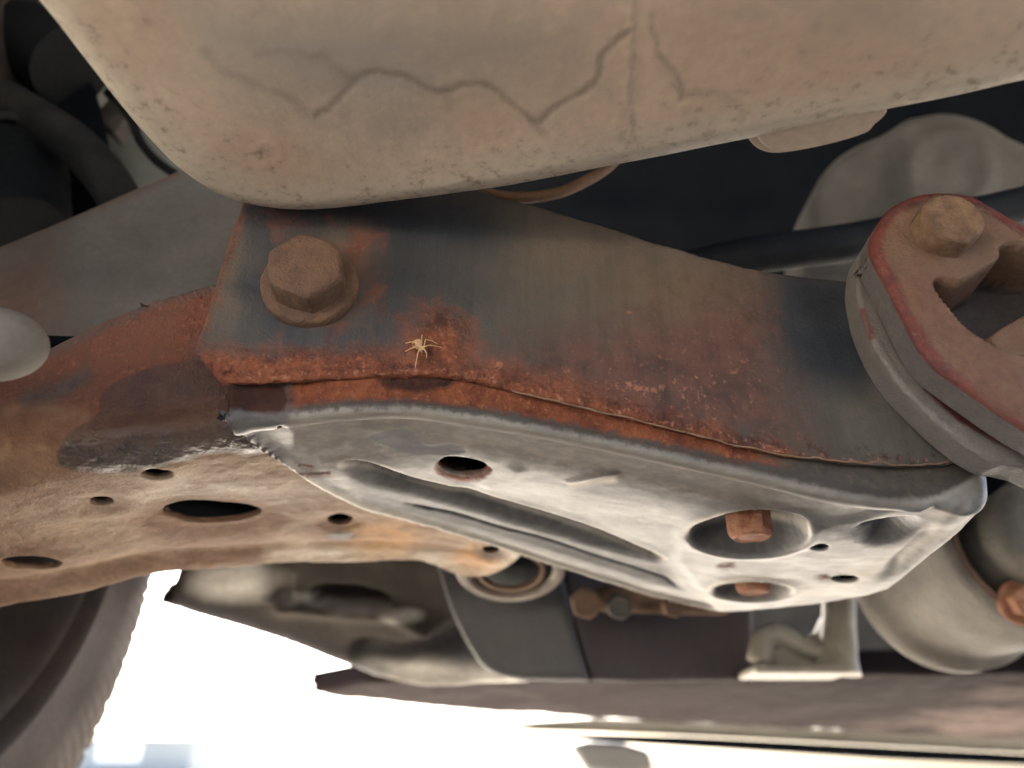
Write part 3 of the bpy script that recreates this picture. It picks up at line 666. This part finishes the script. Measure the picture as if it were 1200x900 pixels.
set_attr(pn_o,
    grey=mmax(m_poly(x, y, [(200, 0), (720, 0), (690, 90), (560, 120), (520, 150), (430, 150), (330, 130), (230, 70)], 60)*.8, m_ell(x, y, 470, 130, 70, 45)*.62, m_ell(x, y, 1000, 20, 140, 40, .9)*.5, m_ell(x, y, 640, 60, 90, 60, .9)*.6),
    pink=mmax(m_ell(x, y, 880, 60, 260, 90, .8)*.7, m_ell(x, y, 310, 185, 60, 40)*.55, m_ell(x, y, 560, 130, 60, 40)*.55, m_ell(x, y, 150, 40, 60, 60)*.5),
    pale=np.clip(.5+(26-dd)/40, 0, 1)*.9,  # pale: brighter light on the far rim, painted into the colour
    line=mmax(m_line(x, y, STAIN, 3.6)*.86, m_line(x, y, STAIN2, 3.6)*.76, m_line(x, y, STAIN3, 6)*.46, m_line(x, y, STAIN4, 3.5)*.62, *[m_line(x, y, b_, 5)*.48 for b_ in BR], m_ell(x, y, 315, 180, 12, 9)*.3),
    speck=np.clip(.36-dd/500, .08, .36)+m_ell(x, y, 315, 180, 16, 12)*.2)
tb = smooth_line([(880, 160), (884, 172), (896, 183), (916, 187), (960, 180), (1008, 167), (1020, 157), (1034, 143), (1038, 120)], 4)
tb3 = at_z(tb[:, 0], tb[:, 1], ZP+.002); tb3 = np.vstack([tb3, at_z(A([1030, 880]), A([108, 135]), ZP+.002)])
prism('edge_tab', tb3+A([0, -.0035, 0]), (0, 0, .0035), PAN, pan, .0012, 3)
prism('edge_flange', tb3+(tb3.mean(0)-tb3)*A([-.05, -.02, 0])+A([0, .001, .0037]), (0, 0, .010), PAN, pan, .001, 3)

# ================================================================== clamp on the right
cl = thing('bar_clamp', (.16, .245, CZ+.10), 'red-rusted clamp block bolted over the dark rod at the right edge', 'clamp')
CY = .232
cpts = smooth_line([(1022, 298), (1026, 270), (1042, 244), (1068, 229), (1098, 224), (1130, 226), (1160, 238), (1190, 256), (1240, 282), (1300, 310)], 4)
cpts2 = smooth_line([(1300, 560), (1240, 524), (1195, 498), (1150, 468), (1108, 438), (1092, 424), (1076, 403), (1060, 372), (1044, 340), (1030, 314)], 4)
c_px = np.vstack([cpts, cpts2])
def y_uv(pts, Y):
    pts = A(pts); q = at_y(pts[:, 0], pts[:, 1], np.full(len(pts), Y)); return np.stack([q[:, 0], q[:, 2]], 1)
cuv = y_uv(c_px, CY)
POCK = smooth_line([(1093, 336), (1101, 326), (1118, 330), (1132, 328), (1152, 316), (1170, 304), (1170, 293), (1182, 287), (1215, 292), (1260, 305), (1260, 420), (1200, 418), (1175, 411), (1161, 404), (1134, 387), (1114, 366)], 3, True)
pkuv = y_uv(POCK, CY)
PADP = y_uv([(1166, 382), (1185, 368), (1215, 352), (1260, 360), (1260, 415), (1180, 408)], CY)
def clamp_disp(u, v, px, py, sd, P):
    s = sdf_poly(u, v, pkuv); D = .028*sst(s, -.0004, .0022)
    D -= .020*sst(sdf_poly(u, v, PADP), -.0005, .0015)
    D += -.0012*sst(sd, .004, .007)
    D += .0006*vnoise(P, 90, 2)+.0003*vnoise(P, 300, 2)
    return D
clf = folded('clamp_cover', cuv, 0, CLAMP_R, cl, .0008, None, .0022, .012, clamp_disp, thick=.002, O=(0, CY, 0), U=(1, 0, 0), Vv=(0, 0, 1), N=(0, 1, 0))
Q = verts(clf); x, y = proj(Q); de = seg_dist(x, y, np.vstack([c_px]), True)[0]; ins_ = inside(x, y, c_px)
sdp = np.where(ins_, de, -de)
set_attr(clf, red=np.clip(.5+(14-sdp)/18, 0, 1)*(sdp > -9)*.82, orange=m_poly(x, y, [(1070, 300), (1200, 440), (1300, 500), (1300, 560), (1150, 470), (1050, 340)], 12)*.8,
    grey=np.clip(.5+(-sdp-5)/6, 0, 1), dark=np.clip((Q[:, 1]-CY-.018)/.006, 0, 1)*m_poly(x, y, [(1090, 320), (1170, 290), (1320, 300), (1320, 430), (1130, 410)], 10)*.8+m_line(x, y, [(1030, 268), (1050, 245), (1110, 228), (1170, 248)], 6)*.45)  # dark: shade painted into the depth of the pocket
# lower half of the clamp, wider than the cover
low_px = np.vstack([smooth_line([(1300, 590), (1230, 560), (1195, 545), (1165, 541), (1130, 520), (1090, 486), (1050, 444), (1022, 398), (1007, 352), (1004, 320), (1014, 286), (1040, 262)], 4), [(1180, 280), (1300, 330)]])
luv = y_uv(low_px, CY+.0185)
lo_o = folded('clamp_base', luv, 0, CLAMP_G, cl, .0011, None, .0016, .012, lambda u, v, px, py, sd, P: .0005*vnoise(P, 90, 2)-.0008*np.exp(-((sd-.006)/.0015)**2), thick=.002, holes=[lambda u, v, px, py: sdf_poly(u, v, pkuv)+.003], O=(0, CY+.0185, 0), U=(1, 0, 0), Vv=(0, 0, 1), N=(0, 1, 0))
Q = verts(lo_o); x, y = proj(Q)
set_attr(lo_o, red=mmax(m_line(x, y, [(1085, 455), (1130, 492), (1180, 520), (1250, 548)], 6)*.8, m_line(x, y, [(1011, 365), (1022, 395)], 5)*.75))
q = at_y(A([1101]), A([276]), CY)[0]
bolt(cl, q+A([0, -.0005, 0]), (0, -1, 0), .0120, .0098, 0, .001, BOLT_O, name='clamp_bolt', k=.4)

# ================================================================== rod behind the clamp
rpts = smooth_line([(640, 352), (780, 322), (880, 300), (1000, 283), (1100, 262), (1200, 240), (1330, 208)], 6)
r3 = at_y(rpts[:, 0], rpts[:, 1], np.full(len(rpts), .335))
ro = tube('stabiliser_rod', r3, .0102, RODM, None, 24); tag(ro, 'dark round rod running behind the red-rusted clamp', 'rod')
# grey cast housing behind
hpx = np.vstack([smooth_line([(948, 340), (948, 290), (951, 250), (958, 215), (976, 184), (1010, 159), (1060, 142), (1105, 137), (1150, 149), (1200, 174), (1300, 196)], 4), [(1330, 345)]])
hz = y_uv(hpx, .42)
def hous_disp(u, v, px, py, sd, P):
    D = .0012*vnoise(P, 25, 4)+.0005*vnoise(P, 110, 4)
    rr = np.hypot((px-1105)/1.0, (py-212)*1.1); D += -.005*np.exp(-((rr-44)/12)**2)*(.5+.5*np.clip((px-1070)/40, 0, 1))-.003*np.exp(-(rr/20)**2)
    D += .012*m_ell(px, py, 1010, 225, 34, 46, .6)
    D += -.010*sst(px, 1030, 1060)*sst(-py, -300, -170)
    return D
ho = folded('gearbox_casting', hz, 0, CAST, None, .0022, None, .014, .05, hous_disp, thick=.003, O=(0, .42, 0), U=(1, 0, 0), Vv=(0, 0, 1), N=(0, 1, 0))
tag(ho, 'dusty grey cast housing with a round boss behind the dark rod', 'housing')
# bent strap under the pan
sp_ = smooth_line([(552, 214), (566, 224), (590, 231), (625, 231), (660, 224), (692, 209), (712, 196), (728, 180)], 6)
st = tube('wire_strap', at_y(sp_[:, 0], sp_[:, 1], np.full(len(sp_), .268)), .0026, RUSTY, None, 12)
tag(st, 'bent brown metal strap hanging just below the beige pan', 'strap')

# ================================================================== upper left
bar_px = np.vstack([smooth_line([(-220, 372), (-90, 322), (0, 286), (110, 240), (200, 201), (222, 196), (262, 212), (305, 250)], 4), [(305, 380), (180, 420), (55, 480), (-220, 585)]])
bz = y_uv(bar_px, .295)
gb = folded('steel_bar', bz, 0, BAR, None, .0016, None, .0030, .012, lambda u, v, px, py, sd, P: .0008*vnoise(P, 40, 2), thick=.003, O=(0, .295, 0), U=(1, 0, 0), Vv=(0, 0, 1), N=(0, 1, 0))
Q = verts(gb); x, y = proj(Q); set_attr(gb, rust=mmax(m_poly(x, y, [(-50, 300), (60, 285), (80, 380), (20, 440), (-50, 440)], 40)*.8, m_line(x, y, [(0, 288), (110, 243), (205, 204)], 6)*.8))
tag(gb, 'flat dusty grey bar behind the rusty beam at upper left', 'bar')
hp = smooth_line([(-60, 104), (0, 122), (45, 142), (85, 168), (118, 200), (142, 238), (158, 285)], 6)
ht = tube('rubber_hose', at_y(hp[:, 0], hp[:, 1], np.full(len(hp), .325)), np.interp(np.arange(len(hp)), [0, 12, len(hp)-1], [.0165, .0125, .011]), HOSE, None, 24)
tag(ht, 'curved dark dusty hose going down behind the flat grey bar', 'hose')
dp = smooth_line([(-60, 40), (10, 46), (52, 58), (84, 80)], 5)
ad = tube('air_duct', at_y(dp[:, 0], dp[:, 1], np.full(len(dp), .345)), [.026]*len(dp), BLACK, None, 28); tag(ad, 'thick black duct above the curved hose', 'duct')
tp = smooth_line([(12, 16), (25, 30), (40, 14), (60, 40)], 4)
db = thing('dust_boot', at_y(A([20]), A([260]), .33)[0], 'black ribbed rubber boot at the left edge under the hose', 'boot')
bc = at_y(A([18]), A([236]), .335)[0]
prof = [(.0, -.03)]
for i in range(9): prof += [(.021+.003*(i % 2)+.001*i, -.03+.008*i)]
lathe('bellows', prof, bc, (-.5, .2, .85), BLACK, db, 40, ang=60)
lathe('clip_ring', [(.025, .0), (.027, .001), (.027, .005), (.025, .006)], bc+A([-.012, 0, .03]), (-.5, .2, .85), HOSE, db, 40)
bk = prism('inner_panel', at_y(A([60, 330, 330, 60]), A([-60, -60, 330, 330]), .43), (0, .01, 0), PALEBACK, None, 0); tag(bk, 'pale grey inner panel glimpsed behind the hose and cable', 'panel')
sh = prism('splash_shield', at_y(A([-90, 40, 85, 108, 118, 128, 140, 60, -90]), A([-60, 10, 60, 100, 140, 180, 330, 340, 340]), .36), (0, .006, 0), UNDER, None, .001); tag(sh, 'black splash shield filling the gap under the hose', 'shield')
cn = prism('cable_connector', at_y(A([111, 128, 151, 134]), A([136, 113, 132, 157]), .39), (0, .014, 0), material('connector', (.11, .09, .075, 1), (.08, .07, .06, 1), 80, .8), None, .0012); tag(cn, 'small brown square connector beside the beige pan edge', 'connector')
cb = smooth_line([(126, 108), (142, 124), (155, 142), (164, 165), (182, 187), (206, 204), (230, 215)], 6)
cbo = tube('black_cable', at_y(cb[:, 0], cb[:, 1], np.full(len(cb), .38)), .0030, BLACK, None, 12); tag(cbo, 'thin black cable curving down beside the brown connector', 'cable')
# rounded end of a rod close to the lens on the left
kc = at_y(A([-420]), A([372]), .205)[0]; ke = at_y(A([53]), A([408]), .205)[0]; L = np.linalg.norm(ke-kc)
prof = [(.0105, 0), (.0117, L-.022), (.0118, L-.020)]+[(.0118*max(0, 1-(i/11)**2.2)**.5, L-.020+.020*i/11) for i in range(1, 12)]
kn = lathe('rod_end', prof, kc, ke-kc, GREYDUST, None, 40, ang=60); tag(kn, 'smooth grey rounded rod end at the left edge', 'rod end')

# ================================================================== wheel at lower left
WX, WY, WZ, WR = -.327, .406, CZ+.18, .312
wh = thing('wheel', (WX-.09, WY, 0), 'dusty front wheel seen from its inner side at lower left', 'wheel')
c = (WX, WY, WZ)
tp_ = [(.186, -.01), (.192, .002), (.200, .008), (.205, .011), (.210, .011), (.235, .016), (.250, .0155), (.262, .014), (.275, .011), (.285, .006), (.300, -.006), (.308, -.018), (.3105, -.03), (.311, -.18), (.300, -.20), (.25, -.215), (.19, -.20)]
ty = lathe('tyre', tp_, c, (1, 0, 0), TYRE, wh, 900, ang=60)
for v in ty.data.vertices:
    rr_ = math.hypot(v.co.y-WY, v.co.z-WZ); an = math.atan2(v.co.z-WZ, v.co.y-WY)
    if v.co.x > WX-.02:
        v.co.x += .0016*math.sin(an*150)*float(sst(rr_, .250, .270))+.003*math.exp(-((rr_-.205)/.004)**2)
# shoulder lugs, one mesh part each would be hundreds: joined tread
V = []; F = []
for k in range(96):
    a = 2*math.pi*k/96; da = .022
    for (lo_, hi_, x0, x1) in ((.296, .3165, -.030, -.004), (.306, .317, -.09, -.036)):
        b0 = len(V)
        for t in (a-da, a+da):
            for r in (lo_, hi_):
                for xx in (x0, x1):
                    rr = r-(.009 if (xx > -.01 and r == hi_) else 0)
                    V.append((WX+xx, WY+rr*math.cos(t), WZ+rr*math.sin(t)))
        F += [(b0, b0+1, b0+3, b0+2), (b0+4, b0+6, b0+7, b0+5), (b0, b0+4, b0+5, b0+1), (b0+2, b0+3, b0+7, b0+6), (b0, b0+2, b0+6, b0+4), (b0+1, b0+5, b0+7, b0+3)]
tr = link('tread_blocks', mesh('tread_blocks', V, F), TYRE, ty, False); tr['kind'] = 'stuff'
rm = lathe('rim', [(.193, .004), (.188, .009), (.184, .006), (.181, -.004), (.172, -.03), (.165, -.10), (.10, -.12), (.05, -.11), (0, -.11)], c, (1, 0, 0), RIM, wh, 120, ang=40)
lathe('brake_disc', [(.0, -.03), (.13, -.03), (.132, -.034), (.132, -.046), (.0, -.05)], c, (1, 0, 0), RIM, rm, 80)
lathe('hub', [(.0, .02), (.035, .02), (.04, .01), (.045, -.04)], c, (1, 0, 0), BLACK, wh, 48)

# ================================================================== lower background
def tilt_sheet(name, pts, ctr_px, Y, n, mat, parent, cell, r, wall, disp, thick=.003, holes=()):
    n = A(n); n /= np.linalg.norm(n); p = at_y(A([ctr_px[0]]), A([ctr_px[1]]), Y)[0]
    U = np.cross([0, 0, 1.], n); U /= np.linalg.norm(U); U = U if U[0] > 0 else -U
    Vv = np.cross(U, n); Vv = Vv if Vv[2] > 0 else -Vv
    pts = A(pts); q = at_plane(pts[:, 0], pts[:, 1], p, n)-p
    return folded(name, np.stack([q@U, q@Vv], 1), 0, mat, parent, cell, None, r, wall, disp, holes=holes, thick=thick, O=p, U=U, Vv=Vv, N=-n)
arm_px = np.vstack([smooth_line([(212, 650), (203, 680), (196, 700), (183, 709), (215, 720), (260, 734), (330, 757), (400, 783), (445, 799), (500, 806), (620, 806)], 4), [(640, 640), (400, 625), (215, 630)]])
def arm_disp(u, v, px, py, sd, P):
    D = .006*vnoise(P, 16, 4)+.002*vnoise(P, 45, 4)
    D += .018*m_poly(px, py, smooth_line([(368, 692), (400, 688), (445, 694), (450, 704), (400, 704), (375, 703)], 3, True), 4)
    D += -.010*np.exp(-(seg_dist(px, py, [(330, 712), (400, 716), (460, 718), (500, 740)], False)[0]/9)**2)
    D += .012*np.exp(-(seg_dist(px, py, [(420, 760), (470, 765), (540, 745)], False)[0]/9)**2)
    D += .010*np.exp(-((px-325)/12)**2)*(py < 705)
    return D
arm = tilt_sheet('suspension_arm', arm_px, (350, 710), .66, (0, -.75, -.66), ARM, None, .0035, .010, .03, arm_disp)
Q = verts(arm); x, y = proj(Q)
set_attr(arm, pale=mmax(m_ell(x, y, 275, 682, 60, 24)*.75, m_line(x, y, [(360, 702), (400, 711), (450, 712)], 7), m_ell(x, y, 470, 722, 26, 9)*.8, m_ell(x, y, 335, 702, 26, 8)*.9, m_line(x, y, [(440, 775), (520, 785), (600, 795)], 16)*.85),  # pale: lighter grey patch, plus glossy highlights painted as colour
    dark=mmax(m_line(x, y, [(185, 706), (260, 725), (360, 760), (440, 790)], 14)*.8, m_ell(x, y, 410, 696, 40, 7)*.9, m_ell(x, y, 540, 758, 40, 26)*.9, m_line(x, y, [(420, 762), (480, 765), (520, 748)], 8)*.9))
tag(arm, 'blurred dusty suspension arm with an oval slot below the rusty beam', 'suspension arm')
bl = thing('guard_plate', at_y(A([640]), A([800]), .60)[0], 'smooth dark grey guard plate hanging below the bushing', 'plate')
blp = np.vstack([smooth_line([(503, 640), (513, 668), (525, 708), (545, 752), (568, 784), (600, 796), (640, 798), (690, 798)], 4), [(672, 735), (660, 680), (655, 640)]])
tilt_sheet('front_face', blp, (600, 720), .60, (-.15, -1, -.15), BLADE, bl, .003, .004, .012, lambda u, v, px, py, sd, P: .001*vnoise(P, 20, 4))
tilt_sheet('side_face', [(658, 640), (664, 690), (676, 740), (694, 797), (740, 799), (884, 797), (884, 640)], (700, 720), .602, (.25, -1, -.1), PURPLE, bl, .003, .003, .01, lambda u, v, px, py, sd, P: .0015*vnoise(P, 20, 4))
tb_ = thing('rusty_link', at_y(A([740]), A([715]), .55)[0], 'small rusty link with pale ends under the pressed shell edge', 'link')
tilt_sheet('link_body', smooth_line([(700, 696), (740, 690), (800, 694), (850, 708), (852, 722), (800, 722), (740, 720), (705, 718)], 3, True), (750, 708), .555, (0, -1, -.5), RUSTY, tb_, .0025, .004, .012, lambda u, v, px, py, sd, P: .006*m_ell(px, py, 770, 708, 16, 8)+.001*vnoise(P, 60, 1))
for (cx, cy, rx, mt) in ((686, 706, .011, RUSTY), (724, 710, .009, CAST), (786, 711, .007, RUSTY)):
    q = at_y(A([cx]), A([cy]), .548)[0]
    bolt(tb_, q, (0, -1, -.3), rx, .010, 0, .001, mt, name='nut', k=.7)
# pale alloy casting
al = thing('alloy_bracket', at_y(A([960]), A([790]), .60)[0], 'pale cream alloy bracket below the right end of the pressed shell', 'bracket')
tilt_sheet('back_plate', [(860, 680), (1120, 680), (1120, 815), (860, 815)], (960, 745), 1.0, (.1, -1, 0), CAST, al, .004, .003, .02, lambda u, v, px, py, sd, P: .002*np.sin(py*.45)*(px > 1000)+.004*m_ell(px, py, 940, 735, 30, 26)*1.5)
cpp = at_y(A([983, 983, 982, 980]), A([680, 715, 750, 786]), .60)
tube('column', smooth_line(cpp, 6), np.interp(np.arange(19), [0, 9, 15, 18], [.0115, .012, .0145, .0175]), ALLOY, al, 28)
prism('web', at_y(A([958, 966, 966, 905, 896]), A([740, 720, 780, 780, 768]), .605), (0, .012, 0), ALLOY, al, .004, 3)
prism('foot', at_y(A([886, 1006, 1008, 884]), A([776, 776, 788, 788]), .585), (0, .05, 0), ALLOY, al, .004, 3)
tube('lug', smooth_line(at_y(A([890, 896, 915, 940, 960]), A([776, 748, 744, 758, 764]), .598), 5), np.interp(np.arange(21), [0, 8, 20], [.009, .0085, .006]), ALLOY, al, 16, wob=.2)
# big tube mount at the right
tmc = at_y(A([1215]), A([628]), .43)[0]
tm = thing('tube_mount', tmc, 'large grey tubular mount with a dark open bore at lower right', 'mount')
TAX = (0, 1, 0)
lathe('outer_sleeve', [(.046, .03), (.047, -.002), (.050, -.004), (.0535, -.002), (.055, .004), (.0555, .05), (.0545, .085), (.057, .092), (.061, .096), (.061, .112), (.03, .115)], tmc, TAX, MOUNT, tm, 72, ang=50)
lathe('rim_ring', [(.0468, .004), (.047, -.0035), (.0495, -.0055), (.0515, -.004)], tmc, TAX, RUSTY, tm, 72)
lathe('rubber_insert', [(.0, .020), (.020, .018), (.036, .012), (.047, .020)], tmc, TAX, BLACK, tm, 60)
ic = at_y(A([1222]), A([622]), .41)[0]
lathe('inner_sleeve', [(.0, -.012), (.016, -.013), (.026, -.008), (.0295, .0), (.0295, .05)], ic, TAX, MOUNT, tm, 48, ang=60)
q = at_y(A([1196]), A([706]), .425)[0]; bolt(tm, q, (-.2, -1, -.1), .009, .012, .012, .003, BOLT_C, name='mount_bolt', k=.8)
# raised casting marks, worn past reading
mk = at_y(A([1142, 1150, 1158, 1166, 1175, 1184]), A([742, 736, 746, 738, 748, 742]), .468)
tube('casting_mark', smooth_line(mk, 3), .0016, ALLOY, tm, 8, wob=.5)

# ================================================================== cross bar and lip at the bottom
p1 = at_y(A([800]), A([792]), .78)[0]; p2 = at_y(A([800]), A([848]), .98)[0]; p3 = at_y(A([1150]), A([790]), .74)[0]
n_ = np.cross(p2-p1, p3-p1); n_ /= np.linalg.norm(n_); n_ = n_ if n_[2] < 0 else -n_
cr_px = np.vstack([smooth_line([(366, 812), (400, 806), (450, 799), (600, 796), (880, 792), (1200, 788), (1330, 786), (1700, 781)], 4), smooth_line([(1700, 890), (1330, 872), (1200, 866), (1050, 860), (900, 852), (700, 842), (550, 832), (450, 822), (400, 818)], 4)])
U = A([1, 0, 0.])-n_*n_[0]; U /= np.linalg.norm(U); Vv = np.cross(n_, U)
qq = at_plane(cr_px[:, 0], cr_px[:, 1], p1, n_)-p1
cr = folded('crossbar', np.stack([qq@U, qq@Vv], 1), 0, CROSS, None, .005, None, .004, .02, lambda u, v, px, py, sd, P: .002*vnoise(P, 18, 3)+.001*vnoise(P, 70, 3), thick=.004, O=p1, U=U, Vv=Vv, N=-n_)
Q = verts(cr); x, y = proj(Q); set_attr(cr, pale=mmax(m_ell(x, y, 1160, 845, 110, 24)*.55, m_ell(x, y, 1180, 812, 80, 12)*.5, m_ell(x, y, 1040, 852, 60, 8)*.4))
tag(cr, 'long dark brown cross bar tapering to a point across the bottom', 'bar')
lpth = thing('bumper_lip', at_y(A([900]), A([880]), 1.02)[0], 'pale cream lip strip below the brown cross bar', 'lip')
a1 = [(604, 846), (700, 841), (800, 845), (900, 850), (1050, 857), (1200, 863), (1700, 886)]; a2 = [(1700, 911), (1200, 882), (1050, 874), (900, 866), (800, 861), (700, 857), (612, 855)]
prism('lip_strip', at_y(A(a1+a2)[:, 0], A(a1+a2)[:, 1], 1.04), (0, .03, 0), LIPM, lpth, .004)
a3 = [(620, 858), (800, 863), (900, 868), (1050, 876), (1200, 884), (1700, 908)]; a4 = [(1700, 918), (1200, 895), (1050, 889), (900, 880), (800, 874), (700, 868)]
prism('lip_seal', at_y(A(a3+a4)[:, 0], A(a3+a4)[:, 1], 1.03), (0, .02, 0), UNDER, lpth, .002)
lug = prism('tow_hook', at_y(A([668, 690, 730, 762, 768, 740, 690]), A([872, 868, 870, 880, 905, 910, 905]), 1.15), (0, .05, 0), BLADE, None, .008, 3); tag(lug, 'dark blurred hook hanging under the pale lip strip', 'hook')

# ================================================================== far building
bY = 70.0
bd = thing('building', (0, bY, 0), 'far pale blue building low behind the wheel', 'building')
bx0 = at_y(A([40]), A([880]), bY)[0][0]; bx1 = at_y(A([226]), A([880]), bY)[0][0]; bz1 = at_y(A([160]), A([868]), bY)[0][2]
bd.location = ((bx0+bx1)/2, bY, 0)
prism('wall', [(bx0, bY, 0), (bx1, bY, 0), (bx1, bY, bz1), (bx0, bY, bz1)], (0, 6, 0), BLUEW, bd, 0)
prism('roof', [(bx0-.2, bY-.2, bz1), (bx1+.2, bY-.2, bz1), (bx1+.2, bY+6.2, bz1), (bx0-.2, bY+6.2, bz1)], (0, 0, .12), BLUEW, bd, 0)
wx0 = at_y(A([114]), A([880]), bY)[0][0]; wx1 = at_y(A([166]), A([880]), bY)[0][0]; wz0 = at_y(A([140]), A([893]), bY)[0][2]; wz1 = at_y(A([140]), A([871]), bY)[0][2]
prism('window', [(wx0, bY-.05, wz0), (wx1, bY-.05, wz0), (wx1, bY-.05, wz1), (wx0, bY-.05, wz1)], (0, .1, 0), WHITEW, bd, 0)

# ================================================================== spider on the rust
def plate_pt(px, py, lift): return at_plane(A([px]), A([py]), plO+pn*(PT+.0016+lift), pn)[0]
SV = [(488.4, 401.8, .0015, .0021), (491.3, 406, .0013, .0011), (493.5, 408.3, .0012, .0010), (487.6, 399.6, .0014, .0016)]
SE = [(3, 0), (0, 1), (1, 2)]
legs = [(1, [(486, 401, .0016), (481, 400.6, .0012), (475, 402.5, .0002)]), (1, [(487.5, 406.5, .0016), (482, 408, .0012), (474.8, 412, .0002)]),
        (2, [(490.5, 411, .0014), (489, 417, .0010), (486.5, 431, .0002)]), (2, [(492, 411.5, .0013), (496, 413, .0002)]),
        (1, [(493.7, 401, .0016), (494.6, 392, .0003)]), (2, [(497, 405.5, .0016), (498.6, 397.6, .0020), (506, 399.3, .0013), (513.5, 403.5, .0002)]),
        (2, [(498, 406, .0016), (503, 404.4, .0018), (510, 405.4, .0010), (518, 407.2, .0002)]), (2, [(497.5, 409.5, .0014), (500, 414, .0012), (499.5, 420, .0002)])]
P_ = [plate_pt(a, b_, c_) for a, b_, c_, _ in SV]; R_ = [r for *_, r in SV]
for root, pts in legs:
    prev = root
    for i, (a, b_, c_) in enumerate(pts):
        P_.append(plate_pt(a, b_, c_)); R_.append(.00024-.00004*i); SE.append((prev, len(P_)-1)); prev = len(P_)-1
me = bpy.data.meshes.new('spider'); me.from_pydata([tuple(map(float, p)) for p in P_], SE, []); me.update()
spd = link('spider', me, SPIDER, None, False)
sm = spd.modifiers.new('skin', 'SKIN'); sm.use_smooth_shade = True
for v, r in zip(me.skin_vertices[0].data, R_): v.radius = (r, r)
me.skin_vertices[0].data[1].use_root = True
ss = spd.modifiers.new('sub', 'SUBSURF'); ss.levels = 2; ss.render_levels = 2
tag(spd, 'tiny pale tan spider standing on the orange rust patch', 'spider')
